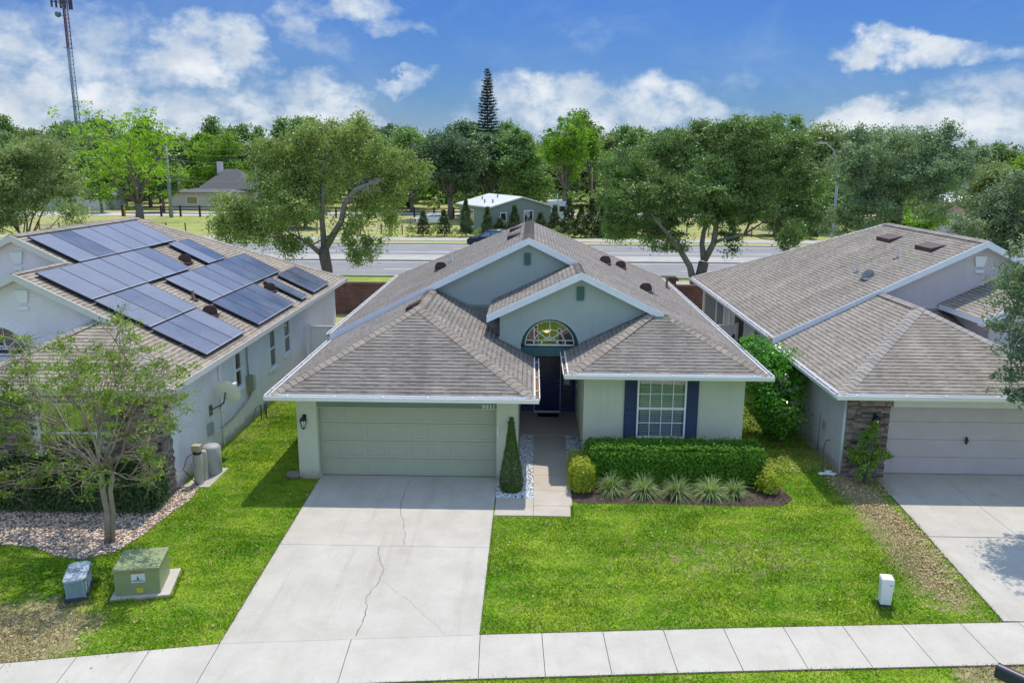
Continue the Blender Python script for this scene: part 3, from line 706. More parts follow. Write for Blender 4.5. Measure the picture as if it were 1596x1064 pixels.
# right neighbour
HRo = (15.3, .1, 0)
HR = house('lavender_house', 'lavender grey house with beige garage door and stacked stone column on the right', HRo,
           dict(wall=M['stuccoR'], gable=M['stuccoR'], fascia=M['fasc'], roof=M['roofR'], gdoor=M['gdoorR'], header=M['gdoorR'], entry=M['stuccoR'], gdy=.60, keystone=True, door=(-5.3, -.60, 2.12), panels=False, cap=mat('ridge shingles right', (.33, .29, .275), .93, .1, 2.2, .6, 60, .2, col2=(.43, .385, .345), tone=.1), soffit=M['taupe']))
HLo = (-15.73, -3.05, .25)
HL = house('solar_house', 'pale blue grey house with rows of solar panels across its tan shingle roof', HLo,
           dict(wall=M['stuccoL'], gable=M['stuccoL'], fascia=M['taupe'], roof=M['roofL'], gdoor=M['gdoorR'], entry=M['white'], keystone=True, gutter=False, rake=.19, cap=mat('ridge shingles left', (.30, .27, .24), .93, .1, 2.2, .6, 60, .2, col2=(.41, .37, .33), tone=.12)))

# ---- main house: front window, shutters, door, lanterns, number, vents
wf = window_part(HM, (3.80, 22.655), 1.42, .78, 2.58, slats=30, gl=M['clear2'])
b = MB(); b.box(3.11, 4.49, 22.688, 22.698, .8, 2.56); b.build('window_back', mat('curtain', (.20, .22, .25), .9, .2, 4), wf)
b = MB()
for k in range(5): b.box(3.20+k*.035, 3.22+k*.035, 22.662-.0, 22.664, .85, 2.5)
for cxs in (2.91, 4.69):
    b = MB(); b.box(cxs-.18, cxs+.18, 22.66, 22.70, .72, 2.60)
    for zz in (.80, 1.70):
        hh = .84; b.box(cxs-.17, cxs-.13, 22.645, 22.66, zz-.04, zz+hh); b.box(cxs+.13, cxs+.17, 22.645, 22.66, zz-.04, zz+hh); b.box(cxs-.13, cxs+.13, 22.645, 22.66, zz-.04, zz); b.box(cxs-.13, cxs+.13, 22.645, 22.66, zz+hh-.04, zz+hh)
        for k in range(16): z = zz+.03+k*(hh-.08)/16; b.beam((cxs-.13, 22.655, z), (cxs+.13, 22.655, z), .008, .045, up=(0, .7, 1))
    b.build('shutter', M['shut'], HM)
# entry door wall
b = MB(); b.box(-.35, 1.55, 27.40, 27.58, 0, 2.6); b.build('entry_wall', M['frameblue'], HM)
b = MB(); x0, x1, zt = .12, 1.04, 2.12
b.box(x0, x1, 27.33, 27.37, .10, zt)
for (u0, u1) in ((.16, .42), (.58, .84)):
    for (za, zc) in ((1.78, 2.02), (1.08, 1.68), (.24, .92)):
        X0, X1 = x0+u0-.02, x0+u1-.02
        for q in ((X0, X1, za, za+.03), (X0, X1, zc-.03, zc), (X0, X0+.03, za+.03, zc-.03), (X1-.03, X1, za+.03, zc-.03)): b.box(q[0], q[1], 27.303, 27.33, q[2], q[3])
        b.box(X0+.06, X1-.06, 27.318, 27.33, za+.06, zc-.06)
dr = b.build('front_door', M['navy'], HM)
b = MB(); b.box(x0-.005, x0+.02, 27.295, 27.31, .10, zt); b.box(x1-.02, x1+.005, 27.295, 27.31, .10, zt); b.box(x0+.02, x1-.02, 27.295, 27.31, zt-.03, zt); b.build('screen_frame', M['alu'], dr)
b = MB(); b.lathe((x1-.06, 27.30, 1.02), [(.005, -.03), (.03, -.02), (.035, 0), (.03, .02), (.005, .03)], 10); b.build('handle', mat('nickel', (.6, .6, .6), .25, .05, 5, metal=.9), dr); b = MB(); b.lathe((x1-.06, 27.31, 1.20), [(.005, -.03), (.028, -.02), (.028, .02), (.005, .03)], 10); b.build('deadbolt', mat('nickel', (.6, .6, .6), .25, .05, 5, metal=.9), dr)
b = MB()
for q in ((x0-.04, x0, .06, zt+.04), (x1, x1+.04, .06, zt+.04)): b.box(q[0], q[1], 27.31, 27.40, q[2], q[3])
b.box(x0, x1, 27.31, 27.40, zt, zt+.04); b.build('door_frame', M['frameblue'], HM)
b = MB(); b.box(x0-.01, x1+.01, 27.27, 27.38, .055, .095); b.build('threshold', M['white'], HM)
for (a, c) in ((-.27, .04), (1.12, 1.44)):
    b = MB(); b.box(a-.03, a, 27.34, 27.40, .1, 2.12); b.box(c, c+.03, 27.34, 27.40, .1, 2.12); b.box(a, c, 27.34, 27.40, 2.09, 2.12); b.box(a, c, 27.34, 27.40, .1, .2)
    sdl = b.build('sidelight', M['frameblue'], HM); p = MB(); p.box(a, c, 27.37, 27.385, .2, 2.09); p.build('pane', M['glassdk'], sdl)
b = MB(); b.box(1.15, 1.36, 27.31, 27.318, 1.05, 1.42); sg = b.build('door_sign', mat('notice paper', (.5, .64, .66), .8), HM)
b = MB()
for k in range(5): b.box(1.18, 1.33-.03*(k % 2), 27.306, 27.309, 1.34-k*.055, 1.355-k*.055)
b.build('printed_line', M['white'], sg)
for (yy, zz) in ((26.2, 1.25), (25.9, .35)):
    b = MB(); b.box(1.53, 1.549, yy, yy+.09, zz, zz+.13); b.build('wall_plate', M['white'], HM)
b = MB(); b.box(-.90, -.87, 20.97, 21.05, 1.35, 1.62); b.build('keypad', M['white'], HM)
lantern(HM, (-6.20, 21.05, 1.72)); lantern(HM, (-.52, 21.05, 1.72))
# the house number
cu = bpy.data.curves.new('house_number', 'FONT'); cu.body = '9931'; cu.size = .185; cu.extrude = .01; cu.align_x = 'RIGHT'; cu.space_character = 1.02
no = link(bpy.data.objects.new('tmp', cu)); dg = bpy.context.evaluated_depsgraph_get(); me = bpy.data.meshes.new_from_object(no.evaluated_get(dg)); bpy.data.objects.remove(no)
num = link(bpy.data.objects.new('house_number', me)); me.materials.clear(); me.materials.append(M['white']); num.parent = HM; num.location = (-.955, 21.085, 2.075); num.rotation_euler = (R_(90), 0, 0)
# roof furniture
def pipe(parent, p, h=.35, r=.045, m=None):
    b = MB(); b.lathe(p, [(.16, -.06), (.13, .02), (r+.01, .05), (r, h), (r-.012, h), (r-.012, h-.1)], 10); return b.build('vent_pipe', m or M['pipe'], parent)
def slant(parent, x, y, sgn, size=.85):
    """low slant-back ridge vent; sgn = which side falls (-1 left plane)"""
    z = (zPL(x) if sgn < 0 else zPR(x)); b = MB(); w = size/2; L = .5
    zz = lambda xx: (zPL(xx) if sgn < 0 else zPR(xx))
    xa, xb = x, x+sgn*L       # high side, low side
    pts = [(xa, y-w, zz(xa)-.02), (xb, y-w, zz(xb)-.02), (xb, y-w, zz(xb)+.15), (xa, y-w, zz(xa)+.04)]
    b.prism(pts, (0, size, 0)); return b.build('ridge_vent', M['brown'], parent)
slant(HM, -.42, 35.1, -1, 1.0) if False else None
for yy in (31.0, 34.3): slant(HM, -.45, yy, -1, .9)
hood(HM, (-3.66, 32.2, zPL(-3.66)), R_(8)); pipe(HM, (-3.35, 33.5, zPL(-3.35)), .42)
for (x, y) in ((2.97, 32.9), (3.79, 34.6), (4.18, 29.5)): hood(HM, (x, y, zPR(x)), R_(8))
pipe(HM, (4.55, 29.9, zPR(4.55)), .36); pipe(HM, (6.08, 36.3, zPR(6.08)), .5, m=M['brown'])
b = MB(); b.prism([(-3.85, 24.2, gz_ := 2.58+.51*3.1), (-3.45, 24.2, gz_+.2), (-3.45, 24.8, gz_+.2), (-3.85, 24.8, gz_)], (0, 0, .12)); b.build('ridge_vent', M['brown'], HM)

# ---- right house extras (local coordinates)
for yy in (32.8, 29.4): slant(HR, -.75, yy, -1, 1.25)
pipe(HR, (-1.9, 29.9, zPL(-1.9)), .38); pipe(HR, (-3.1, 30.4, zPL(-3.1)), .38); hood(HR, (-3.2, 29.1, zPL(-3.2)), R_(8)).data.materials[0] = M['pipe']
def stonewall(parent, x0, x1, y, z0, z1, holes=(), axis='y', sgn=-1, rg=random.Random(3)):
    b = MB(); z = z0
    while z < z1-.02:
        h = rg.uniform(.045, .095); x = x0-rg.uniform(0, .2)
        while x < x1:
            L = rg.uniform(.14, .42); a, c = max(x, x0), min(x+L, x1)
            if c-a > .02 and not any(c > hx0 and a < hx1 and z+h > hz0 and z < hz1 for hx0, hx1, hz0, hz1 in holes):
                b.ct = rg.random(); d = rg.uniform(.03, .085)
                if axis == 'y': b.box(a+.003, c-.003, y-d, y, z+.003, min(z+h, z1)-.003)
                else: b.box(y, y+sgn*d if sgn > 0 else y, a+.003, c-.003, z, z+h) if sgn > 0 else b.box(y-d, y, a+.003, c-.003, z+.003, min(z+h, z1)-.003)
            x += L
        z += h
    return b.build('stone_veneer', M['stone'], parent)
gw = 21.05+.60
stonewall(HR, -6.50, -5.33, gw-.002, 0, 2.42)
lantern(HR, (-5.75, gw-.07, 1.75))
b = MB(); b.box(-5.3, -.6, 21.5, gw+.05, 2.13, 2.42); b.build('header_board', M['taupe'], HR)
b = MB(); b.box(-3.0, -2.97, gw+.20, gw+.27, .95, 1.15); b.beam((-3.03, gw+.2, 1.05), (-2.94, gw+.2, 1.05), .03, .03); b.build('door_handle', M['black'], HR)
b = MB(); b.tube((-6.48, 21.78, .05), (-6.48, 21.78, 2.25), .045, n=8); b.path([(-6.48, 21.78, 2.2), (-6.55, 21.85, 2.32), (-6.95, 22.2, 2.42)], .05, 8); b.build('downspout', M['white'], HR)
b = MB(); b.box(-6.47, -6.42, 23.3, 23.45, .85, 1.1); b.build('meter_box', M['pipe'], HR)
b = MB(); b.tube((-6.45, 23.75, .02), (-6.45, 23.75, 1.2), .018, n=6); b.build('conduit', M['pipe'], HR)
# rear screened part: window, dark slider, white posts on the side wall
window_part(HR, (-6.46, 30.9), 1.0, 1.0, 2.35, axis='x', sgn=-1, cols=1, rows=1, blinds=False)
b = MB(); b.box(-6.475, -6.455, 33.2, 34.6, .1, 2.3); b.build('patio_door', mat('dark wood', (.07, .035, .03), .6), HR)
b = MB()
for yy in (35.4, 36.4, 38.0): b.box(-6.53, -6.46, yy, yy+.12, 0, 2.65)
b.build('screen_post', M['white'], HR)
b = MB(); b.box(-6.47, -6.455, 36.5, 40.8, .1, 2.6); b.build('screen_panel', mat('grey screen', (.22, .24, .27), .8), HR)

# ---- left house extras (local)
stonewall(HL, 1.55, 6.2, 22.70, -.25, 2.62, holes=[(3.0, 4.65, .7, 2.4)])
stonewall(HL, 22.62, 23.15, 6.2, -.25, 2.62, axis='x', sgn=1)
window_part(HL, (3.83, 22.60), 1.55, .75, 2.35, cols=2, rows=1, fm=M['white'], gl=M['glass'], slats=24)
for (yy, z0, z1, ww) in ((28.22, 1.18, 2.38, .62), (31.72, .98, 2.38, .72), (33.5, 1.1, 2.38, .78)): window_part(HL, (6.20, yy), ww, z0, z1, axis='x', sgn=1, cols=1, rows=1, sill=True, blinds=False)
A = arc(.585, 2.9, .93); Bq = arc(.585, 2.9, 1.14); b = MB()
for k in range(18): b.prism([(A[k][0], 25.0, A[k][1]), (Bq[k][0], 25.0, Bq[k][1]), (Bq[k+1][0], 25.0, Bq[k+1][1]), (A[k+1][0], 25.0, A[k+1][1])], (0, -.05, 0))
b.box(.45, .72, 24.92, 25.0, 3.75, 4.12); b.build('arch_trim', M['white'], HL)
# solar panels on the right-hand roof plane: (s along slope from ridge, Y world)
cs = 1/math.sqrt(1+SL*SL)
def solmat(name, a, b2):
    m = bpy.data.materials.new(name); m.use_nodes = True; T = NT(m.node_tree); p = T.n['Principled BSDF']
    uv = T.new('ShaderNodeUVMap', uv_map='UVMap'); br = T.new('ShaderNodeTexBrick'); br.offset = 0; T.l.new(uv.outputs[0], br.inputs['Vector'])
    br.inputs['Scale'].default_value = 1; br.inputs['Brick Width'].default_value = .166; br.inputs['Row Height'].default_value = .083; br.inputs['Mortar Size'].default_value = .0022
    br.inputs['Color1'].default_value = a+(1,); br.inputs['Color2'].default_value = b2+(1,); br.inputs['Mortar'].default_value = (.20, .21, .26, 1)
    g = T.new('ShaderNodeNewGeometry'); n = T.noise(g.outputs['Position'], .8, 5, .6); T.l.new(T.mix(T.mrange(n, .35, .7, 0., .35), br.outputs[0], (.24, .255, .33)), p.inputs['Base Color'])
    T.l.new(T.mrange(n, .3, .7, .16, .34), p.inputs['Roughness']); p.inputs['Specular IOR Level'].default_value = .45; p.inputs['Coat Weight'].default_value = .25; p.inputs['Coat Roughness'].default_value = .25
    return m
M['sol'] = [solmat('solar cells', (.115, .116, .15), (.13, .13, .165)), solmat('solar cells darker', (.035, .035, .055), (.045, .045, .068)), solmat('solar cells lighter', (.19, .188, .215), (.21, .208, .235))]
M['rail'] = mat('mount rail', (.02, .02, .035), .5, .1, 5)
def panel(y0, y1, s0, s1, mi):
    z0, z1 = RZ-SL*cs*s0, RZ-SL*cs*s1; x0, x1 = RX+s0*cs, RX+s1*cs; n = Vector((SL*cs, 0, cs)); y0 -= HLo[1]; y1 -= HLo[1]
    def P(y, s, h): return Vector((RX+s*cs, y, RZ-SL*cs*s))+n*h
    g = .012
    c = [P(y0+g, s0+g, .13), P(y1-g, s0+g, .13), P(y1-g, s1-g, .13), P(y0+g, s1-g, .13)]; b = MB()
    b.poly(c, lambda v: (v.y, (v-P(y0, s0, .13)).dot(Vector((cs, 0, -SL*cs)))))
    b2 = MB()
    for a_, b_ in ((0, 1), (1, 2), (2, 3), (3, 0)): b2.beam(c[a_]-n*.017, c[b_]-n*.017, .022, .042, up=n)
    b2.poly([q-n*.036 for q in c])
    f = b2.build('solar_panel', M['rail'], HL); b.build('cell_sheet', M['sol'][mi], f)
    b3 = MB(); b3.beam(c[2]+n*.003, c[3]+n*.003, .02, .02, up=n); b3.build('frame_edge', M['alu'], f)
rp = random.Random(5)
def prow(ya, n, w, s0, s1, kinds=None):
    for i in range(n): panel(ya+i*w, ya+(i+1)*w, s0, s1, kinds[i] if kinds else rp.choice((0, 0, 0, 2)))
prow(24.45, 6, 1.15, .38, 2.10, [2, 1, 2, 2, 2, 2]); prow(22.1, 6, 1.135, 2.14, 3.84, [2, 2, 2, 2, 2, 0]); prow(30.4, 2, .95, 2.18, 3.86, [2, 1])
prow(22.1, 3, 1.10, 3.88, 5.60, [2, 0, 2]); prow(26.48, 7, 1.09, 3.93, 5.62, [2, 2, 0, 0, 1, 1, 1]); prow(22.05, 3, 1.06, 5.64, 7.34, [0, 0, 2]); prow(26.42, 4, 1.06, 5.66, 7.38, [1, 1, 1, 1]); prow(31.55, 1, .9, 5.70, 7.40, [1]); prow(33.3, 2, 1.35, 5.72, 7.40, [1, 1])
for (y, s, k) in ((29.6, 3.3, 1), (26.2, 5.15, 0), (25.6, 6.0, 1), (31.15, 6.2, 1)):
    x = RX+s*cs; (hood(HL, (x, y-HLo[1], zPR(x)), R_(8)) if k else pipe(HL, (x, y-HLo[1], zPR(x)), .3, m=M['brown']))
b = MB(); xw = 6.2
def B7(y0, y1, z0, z1, d, nm, m, bev=.01):
    b = MB(); b.box(xw, xw+d, y0-HLo[1], y1-HLo[1], z0-.25, z1-.25); return b.build(nm, m, HL, bevel=bev)
B7(25.85, 26.15, 1.05, 1.62, .16, 'electric_box', mat('olive box paint', (.28, .28, .19), .5)); B7(26.19, 26.5, 1.0, 1.5, .12, 'meter_box', mat('cream box paint', (.55, .54, .43), .5))
B7(22.45, 22.75, .72, 1.05, .10, 'cable_box', M['pipe']); B7(22.8, 23.1, .3, .72, .15, 'phone_box', mat('white box paint', (.62, .63, .63), .5))
b = MB(); b.tube((xw+.05, 26.0-HLo[1], 1.3), (xw+.05, 26.0-HLo[1], 2.7), .025, n=6); b.path([(xw+.06, 26.1-HLo[1], .8), (xw+.06, 25.9-HLo[1], .62), (xw+.06, 24.4-HLo[1], .42), (xw+.05, 22.9-HLo[1], .38)], .03, 6)
b.build('conduit', M['pipe'], HL)
b = MB(); b.tube((xw+.05, 23.55-HLo[1], -.2), (xw+.05, 23.55-HLo[1], 2.6), .035, n=8); b.build('downspout', M['white'], HL)
# satellite dish on its wall mast
bm_ = MB(); yy = 23.15-HLo[1]; cz = 1.55
bm_.box(xw, xw+.03, yy-.45, yy-.25, 1.0, 1.3); bm_.tube((xw+.02, yy-.35, 1.15), (xw+.30, yy-.05, 1.28), .022, n=6); bm_.tube((xw+.30, yy-.05, 1.28), (xw+.36, yy, 1.62), .022, n=6)
bm_.tube((xw+.02, yy+.3, 1.0), (xw+.34, yy-.02, 1.4), .014, n=6)
sdm = bm_.build('satellite_dish', mat('dark mast', (.12, .12, .13), .5), HL)
dn = Vector((.16, .88, .42)).normalized(); du = dn.orthogonal().normalized(); dv = dn.cross(du); dc = Vector((xw+.42, yy+.02, 1.62)); b = MB(); R = .41; nn = 20
for back in (0, 1):
    for i in range(4):
        for k in range(nn):
            def Q(r, a): return dc+(du*math.cos(a)+dv*math.sin(a))*r+dn*(.32*r*r-.03-.012*back)
            a0, a1 = 2*math.pi*k/nn, 2*math.pi*(k+1)/nn; r0, r1 = R*i/4, R*(i+1)/4; b.poly([Q(r0, a0), Q(r1, a0), Q(r1, a1), Q(r0, a1)], sm=True)
b.build('dish', mat('dish paint', (.92, .90, .86), .5, .05, 4), sdm)
b = MB(); tip = dc+dn*.52-dv*.05+Vector((0, 0, -.14)); b.tube(dc-Vector((0, 0, .3))+dn*.02, tip, .016, n=6); b.beam(tip-Vector((0, .10, 0)), tip+Vector((0, .10, 0)), .09, .07); b.build('feed_arm', M['white'], sdm)

# ------------------------------------------------------------------ ground, roads, paths
def poly2(b, pts, z): b.poly([(x, y, z) for x, y in pts])
def slab2(b, pts, z, th=.06): slab(b, [(x, y, z) for x, y in pts], th)
def lawnmat():
    m = bpy.data.materials.new('lawn'); m.use_nodes = True; T = NT(m.node_tree); p = T.n['Principled BSDF']
    g = T.new('ShaderNodeNewGeometry'); pos = g.outputs['Position']; sp = T.new('ShaderNodeSeparateXYZ'); T.l.new(pos, sp.inputs[0]); X, Y = sp.outputs[0], sp.outputs[1]
    at = T.new('ShaderNodeAttribute', attribute_name='tone')
    n1 = T.noise(pos, .55, 5, .62); n2 = T.noise(pos, 3.2, 5, .7)
    c = T.mix(T.mrange(n1, .36, .64), (.135, .30, .016), (.31, .45, .036))
    n3 = T.noise(pos, 1.4, 4, .65); c = T.mix(1., c, T.ramp(n3, [(.34, (.78, .86, .7)), (.66, (1.16, 1.1, 1.2))]), 'MULTIPLY')
    c = T.mix(T.math('MULTIPLY', T.mrange(n2, .46, .70), .55), c, (.37, .37, .105))
    mp = T.new('ShaderNodeMapping'); T.l.new(pos, mp.inputs['Vector']); mp.inputs['Rotation'].default_value = (0, 0, .12); mp.inputs['Scale'].default_value = (.35, 2.1, 1)
    c = T.mix(1., c, T.ramp(T.noise(mp.outputs[0], 1., 3, .5), [(.38, (.84, .88, .8)), (.62, (1.14, 1.1, 1.15))]), 'MULTIPLY')   # faint mowing bands
    vo = T.noise(pos, 6.5, 3, .6); c = T.mix(T.math('MULTIPLY', T.mrange(vo, .60, .72, 0, 1, True), .28), c, (.07, .20, .02))   # clumps of darker coarse grass
    # worn dry patches: beside the right-hand driveway, the far-left corner, the strip at the houses' feet
    d1 = T.math('ABSOLUTE', T.math('ADD', T.math('SUBTRACT', X, 8.78), T.math('MULTIPLY', T.math('SUBTRACT', Y, 18.), -.06)))
    a = T.math('MULTIPLY', T.mrange(d1, .1, 1.25, .9, 0., True), T.mrange(Y, 13.6, 16.0, .25, 1., True)); a = T.math('MULTIPLY', a, T.mrange(Y, 21.0, 27., 1., .6))
    dx = T.math('ADD', X, 9.6); dy = T.math('SUBTRACT', Y, 13.2); q = T.math('ADD', T.math('MULTIPLY', dx, dx), T.math('MULTIPLY', dy, dy)); a2 = T.mrange(q, .2, 4.2, 1., 0., True)
    a3 = T.math('MULTIPLY', T.mrange(X, -9.0, -8.2, 1., 0., True), T.mrange(Y, 22, 24, 0., .45)); a4 = T.math('MULTIPLY', T.mrange(Y, 27, 32, 0, .9), T.mrange(Y, 44, 47, 1., .55))
    dx = T.math('SUBTRACT', X, 8.4); dy = T.math('SUBTRACT', Y, 12.6); q = T.math('ADD', T.math('MULTIPLY', dx, dx), T.math('MULTIPLY', dy, dy)); a5 = T.mrange(q, .1, 2.2, .9, 0., True)
    dx = T.math('DIVIDE', T.math('SUBTRACT', X, 4.6), 3.2); dy = T.math('DIVIDE', T.math('SUBTRACT', Y, 16.9), 1.5); q = T.math('ADD', T.math('MULTIPLY', dx, dx), T.math('MULTIPLY', dy, dy)); a6 = T.mrange(q, .1, 1.2, .42, 0., True)
    s = a
    for k in (a2, a3, a4, a5, a6): s = T.math('MAXIMUM', s, k)
    far_ = T.mrange(Y, 83, 86, 0., .78); s = T.math('MAXIMUM', s, T.math('MULTIPLY', far_, T.mrange(T.noise(pos, .09, 4, .6), .38, .62, .72, 1.15)))
    f = T.mrange(T.math('ADD', s, T.math('ADD', T.math('MULTIPLY', T.math('SUBTRACT', n2, .5), 1.5), T.math('MULTIPLY', T.math('SUBTRACT', T.noise(pos, 13, 3, .7), .5), 1.3))), .30, .95, 0., .92, True)
    dry = T.mix(T.noise(pos, 9, 4, .7), (.30, .235, .125), (.60, .51, .30))
    c = T.mix(f, c, dry)
    c = T.mix(1., c, T.ramp(at.outputs['Fac'], [(0, (.62, .66, .5)), (.5, (1, 1, 1)), (1, (1.5, 1.35, 1.3))]), 'MULTIPLY')
    T.l.new(c, p.inputs['Base Color']); p.inputs['Roughness'].default_value = .8; p.inputs['Specular IOR Level'].default_value = .05
    b = T.new('ShaderNodeBump'); b.inputs['Strength'].default_value = .9; b.inputs['Distance'].default_value = .03; T.l.new(T.noise(pos, 30, 4, .75), b.inputs['Height']); T.l.new(b.outputs[0], p.inputs['Normal'])
    return m
M['lawn'] = lawnmat()
def structure(name, b, m, label=None): o = b.build(name, m); tag(o, label, None, None, 'structure'); return o
b = MB(); S = 1200
xs = [-S, -60, -20, 20, 60, S]; ys = [-60, 10, 45, 100, 400, 1400]
for i in range(5):
    for j in range(5): b.poly([(xs[i], ys[j], 0), (xs[i+1], ys[j], 0), (xs[i+1], ys[j+1], 0), (xs[i], ys[j+1], 0)])
structure('ground', b, M['lawn'])
# driveway of the sage house: slabs with joints
DL = lambda y: -5.66+(-5.87+5.66)*(y-13.14)/(21.35-13.14); DR = lambda y: -.91
def swy(x):     # sidewalk top edge (house side)
    P = [(-18, 10.3), (-9.29, 12.41), (-5.65, 13.13), (-.88, 13.58), (4., 13.97), (9.15, 14.33), (20, 15.0)]
    for (a, ya), (c, yc) in zip(P, P[1:]):
        if x <= c: return ya+(yc-ya)*(x-a)/(c-a)
    return 15.0
b = MB(); g = .006
YJ = [13.57, 17.08, 21.33]
slab2(b, [(DL(17.08), 17.08+g), (DR(0)-g, 17.08+g), (DR(0)-g, 21.36), (DL(21.36), 21.36)], .022)
slab2(b, [(DL(13.2), swy(-5.66)+g), (DR(0)-g, swy(-.92)+g), (DR(0)-g, 17.08-g), (DL(17.08), 17.08-g)], .022)
structure('driveway', b, M['conc'])
b = MB(); slab2(b, [(DL(13.2)-.03, 13.05), (DR(0)+.0, 13.5), (DR(0)+.0, 21.3), (DL(21.3)-.03, 21.3)], .008, .03); structure('driveway_bed', b, M['joint'])
# cracks in the slab
def crackline(pts, w0=.008, z=.0245):
    b = MB(); rg = random.Random(4); P = []
    for (a, c) in zip(pts, pts[1:]):
        n = 7
        for i in range(n): t = i/n; P.append((a[0]+(c[0]-a[0])*t+rg.uniform(-.03, .03), a[1]+(c[1]-a[1])*t))
    P.append(pts[-1])
    for p, q in zip(P, P[1:]):
        w = w0*rg.uniform(.5, 1.2); b.poly([(p[0]-w, p[1], z), (p[0]+w, p[1], z), (q[0]+w, q[1], z), (q[0]-w, q[1], z)])
    return b
def opx(*pp): return [tuple(onZ(x, y)[:2]) for x, y in pp]
b = crackline(opx((642, 748), (625, 780), (626, 805), (631, 830), (629, 851))); b2 = crackline(opx((592, 853), (590, 870), (598, 885), (592, 905), (572, 930), (570, 955), (555, 992)), .009)
for s_ in (b2, crackline(opx((596, 905), (640, 940), (672, 968), (694, 990)), .0022)):
    k = len(b.v); b.v += s_.v; b.f += [[i+k for i in f] for f in s_.f]; b.uv += s_.uv; b.tone += s_.tone; b.sm += s_.sm
structure('driveway_crack', b, M['crack'])
# sidewalk slabs
b = MB(); bb = MB()
jx = [-13.0, -11.7, -10.45, -9.2, -8.05, -6.85, -5.66, -3.28, -.90]+[ -.90+1.155*k for k in range(1, 14)]
for x0, x1 in zip(jx, jx[1:]):
    sk = -.08; W_ = 1.31
    a, c = swy(x0), swy(x1); dxs = lambda x: (x-1.5)*.0+(.11 if x < -6 else .05)
    slab2(b, [(x0+g+dxs(x0), a-W_), (x1-g+dxs(x1), c-W_), (x1-g, c), (x0+g, a)], .022)
    slab2(bb, [(x0-.01, a-W_-.03), (x1+.02, c-W_-.03), (x1+.01, c+.045), (x0-.01, a+.045)], .010, .02)
structure('sidewalk', b, M['walkc']); structure('sidewalk_bed', bb, M['soil'])
# entry walk and porch
b = MB(); sl_ = [(18.80, 19.42), (19.42, 20.4) , (20.4, 21.5), (21.5, 22.5), (22.5, 23.7), (23.7, 24.86)]
for a, c in sl_[1:]: slab2(b, [(.10, a+.006), (1.10, a+.006), (1.10, c-.006), (.10, c-.006)], .03)
slab2(b, [(.105, 18.82), (1.03, 18.80), (1.05, 19.41), (.105, 19.41)], .03); slab2(b, [(-.88, 18.80), (.09, 18.82), (.09, 19.86), (-.88, 19.88)], .03)
structure('walkway', b, M['pinkc'])
b = MB(); slab2(b, [(-.35, 24.88), (1.55, 24.88), (1.55, 27.4), (-.35, 27.4)], .055); structure('porch_floor', b, mat('porch concrete', (.50, .41, .37), .8, .05, 1))
# right driveway
b = MB(); bb = MB(); X0 = lambda y: 9.77+(9.23-9.77)*(21.95-y)/(21.95-14.36)
xr = lambda y: 11.65
for (ya, yb) in ((14.38, 18.0), (18.02, 22.02)):
    slab2(b, [(X0(ya), ya+g), (xr(ya)-g, ya+g), (xr(yb)-g, yb-g), (X0(yb), yb-g)], .024); slab2(b, [(xr(ya)+g, ya+g), (14.9, ya+g), (14.9, yb-g), (xr(yb)+g, yb-g)], .024)
slab2(bb, [(X0(14.4)-.03, 14.4), (14.93, 14.4), (14.93, 22.0), (X0(22)-.03, 22.0)], .009, .02)
structure('driveway', b, M['conc']); structure('driveway_bed', bb, M['joint'])
# road behind the houses
b = MB(); tl = lambda y, x: y
def band(b, y0, y1, z, x0=-260, x1=260): b.poly([(x0, y0, z), (x1, y0, z), (x1, y1, z), (x0, y1, z)])
band(b, 61.0, 84.9, .02); structure('road', b, M['asph'])
b = MB(); b.box(-260, 260, 70.4, 74.2, .02, .16); structure('median', b, M['med'])
b = MB(); b.box(-260, 260, 60.75, 61.0, 0, .15); b.box(-260, 260, 84.9, 85.15, 0, .15); structure('kerb', b, mat('kerb concrete', (.5, .49, .46), .9))
b = MB(); band(b, 70.0, 70.22, .026); band(b, 74.5, 74.7, .026); band(b, 84.3, 84.5, .026); band(b, 61.4, 61.55, .026); band(b, 77.85, 78.05, .026)
for k in range(-20, 21): b.poly([(k*12., 65.2, .026), (k*12+3, 65.2, .026), (k*12+3, 65.35, .026), (k*12., 65.35, .026)]); b.poly([(k*12.+4, 81.1, .026), (k*12+7, 81.1, .026), (k*12+7, 81.25, .026), (k*12.+4, 81.25, .026)])
structure('road_marking', b, M['rline'])
b = MB(); b.box(1, 260, 57.3, 59.5, 0, .05); b.box(-260, 260, 88.9, 92.2, 0, .05); structure('far_sidewalk', b, M['med'])
b = MB(); b.poly([(-200, 112, .03), (-200, 121, .03), (0, 139, .03), (200, 160, .03), (200, 148, .03), (0, 131, .03)][::1]); structure('side_street', b, mat('pale road', (.50, .48, .46), .9, .1, .5))

# ------------------------------------------------------------------ foliage materials
M['l_oak'] = leafmat('oak leaves', (.05, .12, .03), (.34, .50, .17))
M['l_olive'] = leafmat('olive green leaves', (.08, .14, .045), (.40, .48, .20))
M['l_willow'] = leafmat('yellow green elm leaves', (.10, .17, .04), (.47, .58, .18))
M['l_lime'] = leafmat('lime green leaves', (.12, .26, .015), (.36, .56, .04), .45)
M['l_bright'] = leafmat('bright green leaves', (.08, .20, .02), (.32, .52, .06), .42)
M['l_silver'] = leafmat('grey green leaves', (.06, .12, .055), (.42, .55, .33))
M['l_dark'] = leafmat('dark blue green leaves', (.04, .095, .05), (.25, .38, .20))
M['l_hedge'] = leafmat('hedge leaves', (.06, .19, .015), (.20, .42, .035), .35, .5, .2, 5)
M['l_cone'] = leafmat('cone bush leaves', (.05, .11, .02), (.16, .23, .05), .25, .6, .15, 6)
M['l_yellow'] = leafmat('golden leaves', (.20, .30, .012), (.52, .55, .04), .35, .5, .4, 6)
M['l_gloss'] = leafmat('glossy leaves', (.04, .17, .02), (.17, .42, .03), .3, .25, .7, 3)
